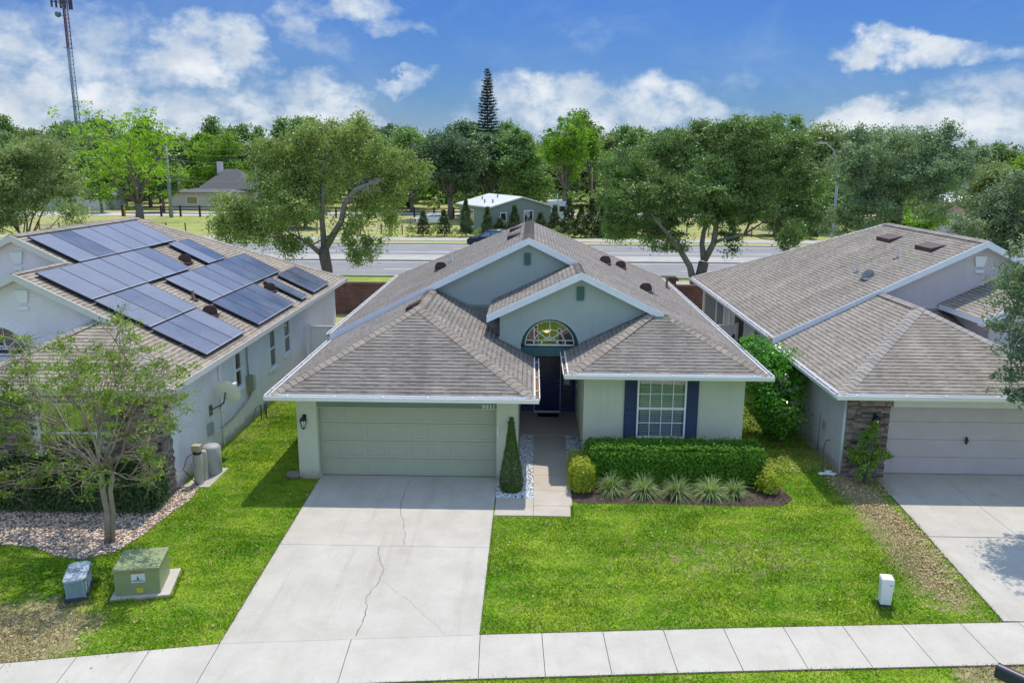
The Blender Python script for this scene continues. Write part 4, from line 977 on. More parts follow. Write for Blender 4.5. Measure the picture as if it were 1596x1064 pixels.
M['l_myrtle'] = leafmat('crape myrtle leaves', (.075, .15, .02), (.31, .43, .07), .4, .5, .4, 4)
M['l_cream'] = leafmat('striped grass blades', (.08, .19, .04), (.52, .62, .28), .3, .5, .4, 9)
M['l_dry'] = leafmat('dry fallen leaves', (.32, .21, .10), (.78, .62, .40), .1, .9, .1, 9)
M['l_pine'] = leafmat('pine needles', (.02, .04, .026), (.07, .10, .06), .15)

# ------------------------------------------------------------------ lawn blades
def inpoly(P, poly):
    x, y = P[:, 0], P[:, 1]; ins = np.zeros(len(P), bool); n = len(poly)
    for i in range(n):
        (x0, y0), (x1, y1) = poly[i], poly[(i+1) % n]; c = ((y0 > y) != (y1 > y)) & (x < (x1-x0)*(y-y0)/(y1-y0+1e-12)+x0); ins ^= c
    return ins
def scatter(poly, dens, rg, holes=()):
    p = np.array(poly); a, c = p.min(0), p.max(0); n = int(dens*np.prod(c-a)); P = rg.uniform(a, c, (n, 2)); k = inpoly(P, poly)
    for h in holes: k &= ~inpoly(P, h)
    return P[k]
BED = [(1.12, 18.95+.75), (1.5, 19.62), (3, 19.70), (5.6, 19.62), (6.6, 19.72), (6.95, 20.1), (6.85, 20.9), (6.55, 21.6), (6.2, 22.7), (1.55, 22.7), (1.12, 22.7)]
ROCK = [(-18, 16.9), (-12.3, 16.85), (-11.3, 16.75), (-10.6, 16.35), (-9.9, 16.2), (-9.35, 16.6), (-9.15, 17.3), (-9.05, 18.3), (-8.85, 19.6), (-9.0, 20.4), (-9.53, 20.6), (-9.53, 19.65), (-18, 19.65)]
TP = [(-8.40, 14.48), (-7.28, 14.72), (-7.50, 15.8), (-8.62, 15.56)]
lawn_front = [(-.88, swy(-.88)+.05)]+[(x, swy(x)+.015) for x in (1, 3, 5, 7, 9.1)]+[(X0(14.5)+.02, 14.5), (X0(22)+.01, 21.6), (9.25, 21.75), (8.8, 21.8), (8.8, 27), (6.25, 30), (6.25, 22.7), (1.55, 22.7), (1.06, 18.72), (-.9, 18.72)]
lawn_left = [(-13.5, swy(-13.5)+.05), (-9.3, swy(-9.3)+.05), (-7, swy(-7)+.05), (-5.66, swy(-5.72)+.02), (-5.84, 21.1), (-6.5, 21.1), (-6.5, 34), (-9.42, 34), (-9.42, 21.8), (-8.65, 21.7), (-8.65, 20.4), (-9.0, 20.3), (-9.6, 19), (-9.6, 16.9), (-13.5, 16.9)]
lawn_strip = [(x, swy(x)-1.34) for x in np.arange(-13, 12, 1.)][::-1]+[(x, swy(x)-2.6) for x in np.arange(-13, 12, 1.)]
hb = rng
P = np.concatenate([scatter(lawn_front, 2100, hb, [BED]), scatter(lawn_left, 2100, hb, [ROCK, TP]), scatter(lawn_strip, 1500, hb)])
def ring(cx_, cy_, hx, hy, a, n_, sp_=.05):
    t_ = hb.uniform(-1, 1, n_); sd_ = hb.integers(0, 4, n_); x = np.where(sd_ == 0, hx, np.where(sd_ == 1, -hx, t_*hx)); y = np.where(sd_ == 2, hy, np.where(sd_ == 3, -hy, t_*hy)); x = x+hb.normal(size=n_)*sp_*.4+np.sign(x)*.02; y = y+hb.normal(size=n_)*sp_*.4+np.sign(y)*.02
    return np.stack([cx_+x*math.cos(a)-y*math.sin(a), cy_+x*math.sin(a)+y*math.cos(a)], 1)
RG = np.concatenate([ring(-7.95, 15.14, .59, .58, R_(12), 900), ring(-9.19, 14.80, .24, .46, R_(20), 900), ring(7.13, 14.87, .13, .13, R_(-8), 300), ring(-6.62, 21.15, .24, .2, 0, 200), ring(-6.45, 24., .03, 2.9, 0, 700)])
lip = []      # blades creeping over the concrete edges
for (a_, c_) in (((-5.66, 13.2), (-5.86, 21.1)), ((-.89, 13.6), (-.89, 18.7)), ((9.24, 14.5), (9.75, 21.5)), ((-.9, 18.74), (1.03, 18.72)), ((1.06, 18.75), (1.10, 19.6))):
    t_ = hb.random(420)[:, None]; lip.append(np.array(a_)*(1-t_)+np.array(c_)*t_+hb.normal(size=(420, 2))*.018)
for (x0_, x1_) in ((-12, -5.7), (-.88, 9.2)): x = hb.uniform(x0_, x1_, 900); lip.append(np.stack([x, np.array([swy(v) for v in x])+hb.normal(size=900)*.02+.01], 1))
x = hb.uniform(-10, 12, 1500); lip.append(np.stack([x, np.array([swy(v) for v in x])-1.32+hb.normal(size=1500)*.02], 1))
nb_ = len(P); P = np.concatenate([P, RG]+lip); xt = np.ones(len(P)); xt[nb_:nb_+len(RG)] = 2.4; xt[nb_+len(RG):] = 1.25
n = len(P); h = xt*hb.uniform(.016, .045, n)*(1+.3*np.sin(P[:, 0]*2.1)*np.cos(P[:, 1]*1.7)); w_ = hb.uniform(.006, .012, n); a = hb.uniform(0, 2*np.pi, n); ln = hb.uniform(.02, .06, n); la = hb.uniform(0, 2*np.pi, n)
V = np.zeros((n, 3, 3)); V[:, 0, :2] = P+np.stack([np.cos(a), np.sin(a)], 1)*w_[:, None]; V[:, 1, :2] = P-np.stack([np.cos(a), np.sin(a)], 1)*w_[:, None]
V[:, 2, :2] = P+np.stack([np.cos(la), np.sin(la)], 1)*ln[:, None]; V[:, 2, 2] = h; V[:, :2, 2] = .0
me = bpy.data.meshes.new('grass'); me.vertices.add(3*n); me.vertices.foreach_set('co', V.ravel()); me.loops.add(3*n); me.loops.foreach_set('vertex_index', np.arange(3*n, dtype=np.int32)); me.polygons.add(n); me.polygons.foreach_set('loop_start', np.arange(0, 3*n, 3, dtype=np.int32))
me.attributes.new('tone', 'FLOAT', 'FACE').data.foreach_set('value', np.clip(hb.normal(.5, .22, n), 0, 1).astype(np.float32)); me.materials.append(M['lawn']); me.update(); me.validate()
tag(link(bpy.data.objects.new('grass', me)), 'short green lawn grass growing around the driveways', 'grass', None, 'stuff')

# dry leaf litter beside the right driveway, round the shrub and in the left bed
def litter(name, label, pts, sz, m):
    o = leafobj(name, pts, sz, m, None, None, .6, 2.5); return tag(o, label, 'leaf litter', None, 'stuff')
L1 = rng.normal(size=(5200, 2))*np.array([.26, 0])+np.stack([np.zeros(5200), rng.uniform(14.8, 21.6, 5200)], 1); L1[:, 0] += 8.85+.05*(L1[:, 1]-18)+.35*np.sin(L1[:, 1]*.8)
L1 = L1[(rng.random(len(L1)) < .55) & (L1[:, 0] < 9.25+.07*(L1[:, 1]-14.5)) & (rng.random(len(L1)) < np.clip((L1[:, 1]-13.8)/5, .12, 1))]
L2 = np.stack([rng.uniform(6.3, 8.8, 2600), rng.uniform(22, 29, 2600)], 1); L3 = np.stack([rng.uniform(8.3, 9.9, 900), rng.uniform(20.4, 21.8, 900)], 1)
L4 = rng.normal(size=(260, 2))*np.array([.9, .6])+np.array([-9.6, 13.4])
L5 = scatter(lawn_front, 4, rng, [BED]); L6 = scatter(lawn_left, 4, rng, [ROCK])
Q = np.concatenate([L1, L2, L3, L4, L5, L6]); litter('leaf_litter', 'dry brown leaves scattered over the grass beside the right driveway', np.column_stack([Q, rng.uniform(.03, .055, len(Q))]), .05, M['l_dry'])

# ------------------------------------------------------------------ beds, pebbles, river rock
b = MB(); b.poly([(x, y, .012) for x, y in BED]); structure('mulch_bed', b, M['mulch'])
Pm = scatter(BED, 260, rng); Pm = np.column_stack([Pm, rng.uniform(.015, .04, len(Pm))]); tag(leafobj('mulch_chips', Pm, .06, M['mulch'], None, None, .4, 1.5), 'dark brown mulch chips in the bed below the front hedge', 'mulch', None, 'stuff')
PEB1 = [(-.90, 19.89), (.085, 19.87), (.085, 24.87), (-.34, 24.87), (-.34, 21.04), (-.90, 21.04)]; PEB2 = [(1.115, 22.0), (1.54, 22.6), (1.54, 24.87), (1.115, 24.87)]
b = MB(); b.poly([(x, y, .01) for x, y in PEB1]); b.poly([(x, y, .01) for x, y in PEB2]); structure('pebble_bed', b, M['soil'])
def stones(name, label, cat, P, r0, r1, m, z=.012, seedv=1):
    """low irregular stones as one mesh (icosahedra squashed and jittered)"""
    t = (1+5**.5)/2; I = np.array([(-1, t, 0), (1, t, 0), (-1, -t, 0), (1, -t, 0), (0, -1, t), (0, 1, t), (0, -1, -t), (0, 1, -t), (t, 0, -1), (t, 0, 1), (-t, 0, -1), (-t, 0, 1)])/math.hypot(1, t)
    Fc = np.array([(0, 11, 5), (0, 5, 1), (0, 1, 7), (0, 7, 10), (0, 10, 11), (1, 5, 9), (5, 11, 4), (11, 10, 2), (10, 7, 6), (7, 1, 8), (3, 9, 4), (3, 4, 2), (3, 2, 6), (3, 6, 8), (3, 8, 9), (4, 9, 5), (2, 4, 11), (6, 2, 10), (8, 6, 7), (9, 8, 1)])
    n = len(P); r = rng.uniform(r0, r1, n); a = rng.uniform(0, 6.3, n); sx = rng.uniform(.8, 1.5, n); sz = rng.uniform(.4, .75, n)
    V = I[None]*(1+rng.normal(size=(n, 12, 1))*.12); x = V[..., 0]*sx[:, None]; y = V[..., 1]; V = np.stack([x*np.cos(a)[:, None]-y*np.sin(a)[:, None], x*np.sin(a)[:, None]+y*np.cos(a)[:, None], V[..., 2]*sz[:, None]], -1)*r[:, None, None]
    V[..., 0] += P[:, 0, None]; V[..., 1] += P[:, 1, None]; V[..., 2] += z+r[:, None]*.4
    Fa = (Fc[None]+12*np.arange(n)[:, None, None]).reshape(-1, 3); me = bpy.data.meshes.new(name); me.vertices.add(12*n); me.vertices.foreach_set('co', V.ravel()); me.loops.add(Fa.size); me.loops.foreach_set('vertex_index', Fa.ravel().astype(np.int32)); me.polygons.add(len(Fa)); me.polygons.foreach_set('loop_start', np.arange(0, Fa.size, 3, dtype=np.int32))
    me.attributes.new('tone', 'FLOAT', 'FACE').data.foreach_set('value', np.repeat(rng.random(n), 20).astype(np.float32)); me.materials.append(m); me.update(); me.validate()
    return tag(link(bpy.data.objects.new(name, me)), label, cat, None, 'stuff')
stones('white_pebbles', 'white pebbles filling the strips along the entry walk', 'pebbles', np.concatenate([scatter(PEB1, 900, rng), scatter(PEB2, 900, rng)]), .014, .032, M['peb'])
b = MB(); b.poly([(x, y, .010) for x, y in ROCK]); structure('rock_bed', b, mat('rock bed soil', (.22, .17, .14), .95, .3, 9, .6, 50))
stones('river_rock', 'cream and pink river rock spread under the crape myrtle', 'river rock', scatter([p for p in ROCK if p[0] > -14 or True], 330, rng) if False else np.concatenate([scatter([(max(x, -13.5), y) for x, y in ROCK], 620, rng)]), .013, .034, M['rock'])

# ------------------------------------------------------------------ shrubs and small plants
def boxpts(x0, x1, y0, y1, z0, z1, n, rg, rough=.05, rnd=.12):
    A = np.array([(y1-y0)*(x1-x0), (z1-z0)*(x1-x0), (z1-z0)*(x1-x0), (z1-z0)*(y1-y0), (z1-z0)*(y1-y0)]); k = rg.choice(5, n, p=A/A.sum()); u = rg.random((n, 3)); 
    P = np.stack([x0+(x1-x0)*u[:, 0], y0+(y1-y0)*u[:, 1], z0+(z1-z0)*u[:, 2]], 1); Nn = np.zeros((n, 3))
    for i, (ax, v, s) in enumerate(((2, z1, 1), (1, y0, -1), (1, y1, 1), (0, x0, -1), (0, x1, 1))): P[k == i, ax] = v; Nn[k == i, ax] = s
    c = np.array([(x0+x1)/2, (y0+y1)/2, (z0+z1)/2]); hf = np.array([(x1-x0)/2, (y1-y0)/2, (z1-z0)/2]); q = np.abs(P-c)-(hf-rnd); q = np.maximum(q, 0); L = np.linalg.norm(q[:, [0, 1, 2]], axis=1); over = np.maximum(0, L-rnd)
    P -= np.sign(P-c)*(q/(L[:, None]+1e-9))*over[:, None]
    bump = np.sin(P[:, 0]*5.3+P[:, 2]*3)*np.cos(P[:, 1]*6+P[:, 0]*2.7)*.03
    P += Nn*(rg.normal(size=(n, 1))*rough+bump[:, None]); return P, Nn
def stems(parent, pts, m, r=.012, name='stem'):
    b = MB()
    for p, q in pts: b.tube(p, q, r, r*.6, 5, False)
    return b.build(name, m, parent)
def hedge(name, label, box, n, ls, lm, rough=.035, cat='hedge', core=True, rnd=.12):
    x0, x1, y0, y1, z0, z1 = box; t = thing(name, label, cat, ((x0+x1)/2, (y0+y1)/2, 0)); o = np.array(t.location)
    P, Nn = boxpts(x0, x1, y0, y1, .04, z1, n, rng, rough, rnd); P2, N2 = boxpts(x0+.08, x1-.08, y0+.08, y1-.08, .04, z1-.08, n//2, rng, rough*1.6, rnd)
    PP = np.concatenate([P, P2])-o; leafobj('foliage', PP, ls, lm, t, None, .6, .3, rng, None, np.concatenate([Nn, N2])*.9)
    b = MB(off=o); 
    k = int((x1-x0)/.35)+1
    for i in range(k):
        x = x0+.2+(x1-x0-.4)*(i/max(1, k-1)); b.tube((x, (y0+y1)/2, 0), (x+random.uniform(-.1, .1), (y0+y1)/2, z1*.8), .02, .01, 5)
    for i in range(k*5):
        x = random.uniform(x0+.15, x1-.15); y = random.uniform(y0+.15, y1-.15); b.tube((x, (y0+y1)/2, random.uniform(.1, z1*.5)), (x+random.uniform(-.2, .2), y, z1*random.uniform(.6, .9)), .008, .004, 4, False)
    b.build('stem', M['bark'], t); return t
hedge('boxwood_hedge', 'long clipped green hedge with squared top under the front window', (1.62, 6.42, 20.95, 21.95, 0, 1.0), 30000, .068, M['l_hedge'], .05)
hedge('golden_shrub', 'squared yellow green shrub beside the entry walk at the hedge end', (1.12, 1.68, 20.25, 21.65, 0, .72), 6500, .05, M['l_yellow'], .04, 'shrub')
hedge('golden_shrub', 'small loose yellow green shrub at the right end of the hedge', (6.2, 6.62, 20.35, 21.2, 0, .5), 1500, .06, M['l_yellow'], .07, 'shrub')
hedge('dark_hedge', 'dark green hedge in front of the stone wall behind the crape myrtle', (-13.6, -9.45, 18.6, 19.55, 0, 1.12), 22000, .07, leafmat('dark hedge leaves', (.04, .09, .02), (.13, .22, .05), .25, .4, .5, 5), .07)
# cone topiary
t = thing('cone_topiary', 'tall narrow cone shaped clipped shrub in white pebbles by the garage pier', 'topiary', (-.50, 20.42, 0)); n = 11000
z = rng.random(n)**1.25*2.02+.03; rr = np.interp(z, [0, .25, .6, 1.2, 2.05], [.26, .325, .285, .17, .04]); a = rng.uniform(0, 6.283, n); rr2 = rr*(1-rng.random(n)**2*.25)+rng.normal(size=n)*.012
leafobj('foliage', np.stack([np.cos(a)*rr2, np.sin(a)*rr2, z], 1), .038, M['l_cone'], t, None, .6, .2, rng, None, np.stack([np.cos(a), np.sin(a), np.full(n, .3)], 1))
b = MB(); b.tube((0, 0, 0), (0, 0, 1.9), .03, .01, 7); 
for k in range(60): z0 = random.uniform(.1, 1.5); a = random.uniform(0, 6.28); r = np.interp(z0+.2, [0, .25, .6, 1.2, 2.05], [.26, .32, .28, .17, .04])*.8; b.tube((0, 0, z0), (r*math.cos(a), r*math.sin(a), z0+.2), .007, .003, 4, False)
b.build('stem', M['bark'], t)
# variegated grass clumps: arching blades
def clump_mesh(nb, rg, L=.52):
    b = MB()
    for i in range(nb):
        a = rg.uniform(0, 6.28); l = L*rg.uniform(.55, 1.1); up = rg.uniform(.1, 1.25); w = .011*rg.uniform(.7, 1.2); b.ct = rg.random(); d = Vector((math.cos(a), math.sin(a), 0)); s = Vector((-d.y, d.x, 0)); prev = None
        for k in range(5):
            t = k/4; r = l*(t*math.cos(up)*1.0+.02); z = l*((math.sin(up)*.9+.75)*t-(.55+.45*math.cos(up))*t*t); ww = w*(1-t*.85); p = d*r+Vector((0, 0, max(z, .01)+.02)); c = (p-s*ww, p+s*ww)
            if prev: b.poly([prev[0], prev[1], c[1], c[0]])
            prev = c
    return b
rgp = random.Random(8)
g0 = None; GL = 'clumps of striped grass along the hedge foot'
places = [(2.18, 20.36), (3.04, 20.26), (3.91, 20.18), (4.79, 20.20), (5.45, 20.24), (1.98, 20.9)][:5]
labs = ['striped grass clump next to the golden shrub, nearest the entry walk', 'second striped grass clump from the entry walk at the hedge foot', 'middle one of the five striped grass clumps under the hedge', 'fourth striped grass clump from the entry walk at the hedge foot', 'smallest striped grass clump, farthest from the entry walk']
for i, ((x, y), lb) in enumerate(zip(places, labs)):
    t = thing('striped_grass', lb, 'ornamental grass', (x, y, 0), rgp.uniform(0, 6), GL, 1. if i < 4 else .86); clump_mesh(430, rgp, .62).build('blades', M['l_cream'], t)
# round glossy shrub between the houses, small shrub by the stone column
def ball_shrub(name, label, loc, clumps, nt, nl, tr, ls, lm, stem_m=None, tw=3, cat='shrub', group=None, shell=.7):
    P, tone, T = tufts(rng, clumps, nt, nl, tr, 0, shell); t = thing(name, label, cat, loc, 0, group)
    leafobj('foliage', P, ls, lm, t, tone, .6, .35, rng); b = MB()
    for (c, r, wt) in clumps:
        for k in range(tw): q = T[rng.integers(0, len(T))]; b.path(bend((0, 0, 0), np.array(c)*.5+q*.5, rng, 4, .1), [.035, .03, .022, .015, .008], 6)
    b.build('stem', stem_m or M['bark'], t); return t
ball_shrub('glossy_shrub', 'big round glossy green shrub growing between the two houses', (7.62, 25.2, 0), [((0, 0, 1.55), (1.0, 1.0, 1.15), 1.2), ((-.35, .5, 2.2), (.75, .8, .85), 1.), ((.25, -.5, .95), (.75, .7, .7), 1.), ((.5, .3, 1.9), (.7, .8, .8), .8)], 150, 28, .20, .10, M['l_gloss'], tw=4)
ball_shrub('young_shrub', 'small upright light green shrub in front of the stone column', (9.22, 21.2, 0), [((0, 0, .5), (.30, .28, .45), 1), ((.05, .0, 1.1), (.22, .2, .45), .8), ((.42, 0, .85), (.28, .15, .12), .35), ((-.3, .05, .9), (.2, .15, .12), .3), ((.1, 0, 1.55), (.10, .1, .22), .35)], 60, 20, .09, .07, M['l_bright'], tw=3)

# ------------------------------------------------------------------ the near trees
rg = np.random.default_rng(21)
def PX(px, py, Y, base):
    p = onY(px, py, Y); return (p.x-base[0], p.y-base[1], p.z-base[2])
def clumps_px(lst, Y, base, rg, dep=1.0, jit=1.2):
    out = []
    for (x, y, rx, ry) in lst:
        yy = Y+rg.uniform(-jit, jit); p = PX(x, y, yy, base); s = yy/F*1.02; out.append((p, (rx*s, (rx+ry)/2*s*dep, ry*s), rx*ry/2500.))
    return out
# crape myrtle: two pale trunks, wide open airy crown with bare twigs
base = (-9.72, 17.05, 0); t = thing('crape_myrtle', 'crape myrtle with two pale trunks and a sparse crown, standing in the river rock', 'tree', base)
f1, f2 = PX(158, 733, 17.05, base), PX(176, 735, 17.1, base); b = MB(); b.path([(-.06, 0, 0), PX(168, 800, 17.05, base), PX(160, 765, 17.05, base), f1], [.075, .07, .062, .055], 9); b.path([(.04, .03, 0), PX(176, 800, 17.1, base), PX(172, 765, 17.1, base), f2], [.06, .058, .052, .048], 9)
cl = clumps_px([(60, 640, 60, 45), (20, 690, 50, 35), (110, 700, 60, 35), (90, 600, 70, 40), (30, 590, 45, 30), (150, 650, 60, 40), (210, 620, 60, 40), (255, 585, 45, 28), (200, 560, 55, 35), (150, 585, 55, 40), (185, 515, 30, 25), (235, 680, 45, 35), (60, 745, 60, 30), (225, 720, 35, 25), (20, 540, 30, 20), (120, 545, 45, 20), (265, 640, 35, 35), (130, 750, 45, 22), (10, 770, 45, 26), (240, 745, 30, 18), (-20, 640, 40, 50)], 17.1, base, rg, 1.0, 1.3)
cl = [(c, (r[0]*.9, r[1]*1.4, r[2]*.95), w) for c, r, w in cl]
P, tone, T = tufts(rg, cl, 46, 34, .15, 0, .3)
leafobj('crown', P, .07, M['l_myrtle'], t, tone, .6, .2, rg)
for i, (c, r, w) in enumerate(cl):
    f = f1 if i % 3 else f2; pts = bend(f, c, rg, 5, .14, .02); b.path(pts, [.028, .022, .017, .013, .009, .006], 6)
    near = T[np.argsort(np.linalg.norm(T-np.array(c), axis=1))][:26]
    for q in near[:16]:
        s = pts[rg.integers(2, 6)]; b.path(bend(s, q+rg.normal(size=3)*.05, rg, 3, .10), [.011, .008, .006, .003], 4)
        for _ in range(3):
            e = q+rg.normal(size=3)*np.array([.32, .3, .25])+np.array([0, 0, .05]); b.path(bend(q, e, rg, 2, .15), [.005, .004, .002], 3)
b.build('trunk', M['barkpale'], t)
# tree at the right edge, overhanging the lavender garage
base = (13.6, 19.2, 0); cl = clumps_px([(1590, 430, 45, 32), (1578, 520, 30, 35), (1575, 585, 26, 24), (1640, 480, 70, 60), (1700, 560, 70, 60), (1660, 400, 70, 50), (1615, 560, 50, 40), (1600, 480, 40, 30), (1592, 625, 14, 18), (1720, 450, 80, 70)], 19.0, base, rg, 1.2, .8)
make_tree('oak_tree', 'leafy oak branch end hanging over the lavender garage roof at the right edge', 'tree', base, [(0, 0, 0), (.05, 0, 1.2), (.0, 0, 2.4)], [.17, .14, .12], cl, 60, 26, .17, .085, M['l_silver'], M['bark'], rg, twigs=4)

# ------------------------------------------------------------------ big trees behind the wall
def p2(base, Y, *pp): return [(0, 0, 0)]+[PX(x, y, Y, base) for x, y in pp]
def topx(W):
    d = W-np.array([0, 0, CH]); z = d@np.array(_fw); return CX+F*(d@np.array(_r2))/z, CY-F*(d@np.array(_u2))/z
def nearline(W, line, dpx):
    x, y = topx(W); m_ = np.full(len(W), 1e9)
    for (x0, y0), (x1, y1) in zip(line, line[1:]):
        t_ = np.clip(((x-x0)*(x1-x0)+(y-y0)*(y1-y0))/((x1-x0)**2+(y1-y0)**2), 0, 1); m_ = np.minimum(m_, np.hypot(x-x0-t_*(x1-x0), y-y0-t_*(y1-y0)))
    return m_ < dpx
def elmcull(W):      # the pruned opening round the bare pale limb and the upright stem
    a = nearline(W, [(508, 400), (532, 345), (537, 318), (555, 295), (592, 281), (602, 300)], 9) & (W[:, 1] < 54.5)
    c = nearline(W, [(506, 400), (503, 340), (504, 300), (505, 270)], 5) & (W[:, 1] < 53.9)
    return ~((a & (rng.random(len(W)) < .93)) | (c & (rng.random(len(W)) < .7)))
base = tuple(onY(508, 400, 54)); base = (base[0], 54, 0)
t = make_tree('elm_tree', 'spreading elm with drooping branches and a bare pale limb, left of the sage roof', 'tree', base, p2(base, 54, (510, 420), (506, 400), (505, 385)), [.42, .36, .38, .30],
    clumps_px([(388, 332, 44, 42), (352, 355, 26, 28), (430, 300, 62, 52), (432, 258, 42, 32), (485, 245, 60, 42), (545, 225, 45, 34), (500, 300, 55, 45), (445, 345, 50, 30), (395, 365, 42, 22), (590, 250, 50, 26), (630, 272, 36, 26), (605, 305, 34, 34), (560, 320, 34, 30), (545, 350, 22, 20), (578, 392, 22, 17), (552, 395, 14, 14), (455, 385, 30, 14), (520, 200, 20, 14), (560, 200, 18, 12), (610, 345, 12, 26), (470, 215, 26, 14)], 54, base, rg, .9, 2.2),
    135, 62, .46, .165, M['l_willow'], M['bark'], rg, twigs=2, drop=.3, rlimb=.12, cull=elmcull, nodes=[PX(x, y, Y_, base) for x, y, Y_ in ((502, 340, 54), (503, 300, 54), (505, 250, 54), (532, 345, 53.6), (537, 318, 53.4), (555, 295, 52.6), (468, 372, 53), (485, 383, 53.5))])
b = MB(); b.path([PX(505, 385, 54, base), PX(502, 340, 54, base), PX(503, 300, 54, base), PX(505, 250, 54, base)], [.22, .17, .12, .07], 8); b.path([PX(508, 385, 54, base), PX(532, 345, 53.6, base), PX(537, 318, 53.4, base), PX(555, 295, 52.6, base), PX(590, 281, 52, base)], [.25, .2, .18, .15, .07], 8)
for (x, y) in ((572, 292), (580, 300), (560, 300), (595, 290), (600, 278)): b.path([PX(570, 288, 52.3, base), PX((x+572)/2, y, 52, base), PX(x+3, y+10, 51.8, base)], [.045, .03, .015], 5)
b.path([PX(500, 395, 54, base), PX(485, 383, 53.5, base), PX(468, 372, 53, base)], [.2, .13, .08], 7); b.build('limb', M['barkgrey'], t)
base = tuple(onY(1090, 400, 54)); base = (base[0], 54, 0)
t = make_tree('live_oak', 'broad live oak with forked trunk behind the wall, right of the sage roof', 'tree', base, p2(base, 54, (1093, 425), (1097, 408)), [.44, .36, .34],
    clumps_px([(985, 285, 52, 40), (1000, 325, 55, 35), (968, 362, 32, 30), (1050, 250, 60, 35), (1115, 225, 55, 28), (1185, 222, 42, 30), (1075, 300, 60, 45), (1170, 275, 60, 42), (1230, 290, 55, 45), (1255, 335, 38, 40), (1160, 325, 50, 28), (1030, 365, 36, 24), (1235, 370, 18, 22), (1100, 335, 50, 28), (1145, 380, 10, 20), (1045, 390, 18, 10), (1010, 240, 35, 18), (1140, 200, 30, 12), (1190, 200, 24, 12), (1090, 205, 20, 12), (1225, 240, 30, 24)], 54, base, rg, .9, 2.2),
    150, 62, .44, .16, M['l_oak'], M['bark'], rg, twigs=1, rlimb=.12, nodes=[PX(x, y, Y_, base) for x, y, Y_ in ((1045, 370, 53), (1020, 340, 52), (1104, 345, 54), (1110, 310, 54), (1112, 330, 53), (1116, 355, 53.4), (1160, 365, 52.5), (1130, 338, 53), (1095, 320, 54.5), (1090, 285, 54.5))])
b = MB()
b.path([(-.15, -.05, .3), PX(1075, 415, 54, base), PX(1060, 390, 53.5, base), PX(1045, 370, 53, base), PX(1020, 340, 52, base), PX(1008, 318, 52, base)], [.3, .2, .18, .14, .09, .03], 8)
b.path([PX(1097, 405, 54, base), PX(1094, 380, 54, base), PX(1097, 360, 54, base), PX(1104, 345, 54, base), PX(1095, 320, 54.5, base), PX(1090, 285, 54.5, base)], [.22, .17, .15, .12, .09, .03], 8); b.path([PX(1098, 405, 54, base), PX(1112, 380, 53.6, base), PX(1116, 355, 53.4, base), PX(1112, 330, 53, base), PX(1110, 310, 54, base), PX(1125, 270, 54, base)], [.24, .2, .18, .12, .08, .03], 8)
b.path([PX(1113, 378, 53.5, base), PX(1130, 372, 53, base), PX(1160, 365, 52.5, base)], [.12, .1, .06], 7); b.path([PX(1116, 350, 53.4, base), PX(1130, 338, 53, base)], [.14, .09], 7); b.build('limb', M['barkgrey'], t)
base = (tuple(onY(1397, 340, 57))[0], 57, 0)
make_tree('live_oak', 'grey green oak with upright dark trunk rising behind the lavender house roof', 'tree', base, p2(base, 57, (1397, 350), (1400, 320)), [.42, .36, .32],
    clumps_px([(1320, 265, 45, 42), (1385, 240, 55, 34), (1450, 228, 42, 26), (1345, 315, 48, 34), (1425, 285, 58, 42), (1480, 265, 40, 34), (1305, 345, 36, 34), (1450, 325, 40, 26), (1340, 215, 28, 14), (1475, 210, 16, 14), (1375, 300, 40, 30), (1360, 350, 40, 18), (1510, 250, 26, 16)], 57, base, rg, .9, 2.0), 150, 60, .44, .16, M['l_silver'], M['bark'], rg, rlimb=.13)
base = (tuple(onY(1575, 380, 50))[0], 50, 0)
make_tree('live_oak', 'dense green oak at the right edge behind the lavender house', 'tree', base, [(0, 0, 0), (0, 0, 2.5)], [.4, .3], clumps_px([(1560, 320, 45, 34), (1530, 345, 40, 30), (1590, 360, 50, 36), (1640, 330, 60, 50), (1500, 360, 26, 20), (1590, 300, 30, 22), (1560, 375, 40, 20)], 50, base, rg, .9, 1.5), 140, 60, .44, .15, M['l_silver'], M['bark'], rg)
base = (tuple(onY(40, 380, 56))[0], 56, 0)
make_tree('live_oak', 'hazy olive oak at the left edge above the solar roof', 'tree', base, [(0, 0, 0), (0, 0, 2.5)], [.4, .3], clumps_px([(0, 290, 60, 50), (60, 270, 55, 40), (20, 240, 60, 26), (90, 300, 40, 30), (110, 335, 30, 16), (40, 330, 50, 24), (-50, 300, 60, 50), (80, 235, 40, 16), (-20, 350, 40, 20)], 56, base, rg, .9, 2.), 140, 56, .44, .16, M['l_olive'], M['bark'], rg)

# ------------------------------------------------------------------ trees across the road
def roundtree(name, label, px, Y, ytop, wpx, lm, nt=70, nl=30, ls=.34, tr=.8, trunkh=.2, ncl=9, bm=None, group=None, tall=1.0, ybot=None, seed=0):
    rg = np.random.default_rng(100+seed); X = onY(px, 250, Y).x; top = onY(px, ytop, Y).z; W = wpx/F*Y/2; H = top; zb = H*trunkh if ybot is None else max(.8, onY(px, ybot, Y).z)
    cz = (zb+H)/2; cl = []
    for i in range(ncl):
        a = i*2.4+rg.uniform(-.4, .4); k = math.sqrt((i+.5)/ncl)*.62; zz = cz+(rg.uniform(-.42, .42))*(H-zb)*(1-k*.5); r = W*rg.uniform(.36, .52)
        cl.append(((math.cos(a)*W*k, math.sin(a)*W*k, zz), (r, r, r*.8*tall), 1.))
    cl.append(((rg.uniform(-.1, .1)*W, 0, H-W*.32*tall), (W*.42, W*.42, W*.34*tall), 1.))
    return make_tree(name, label, 'tree', (X, Y, 0), [(0, 0, 0), (.1, 0, zb*.6), (0, 0, zb+.3)], [W*.06+.1, W*.05+.06, W*.045+.05], cl, nt, nl, tr, ls, lm, bm or M['bark'], rg, group, 1, 0, W*.035+.03)
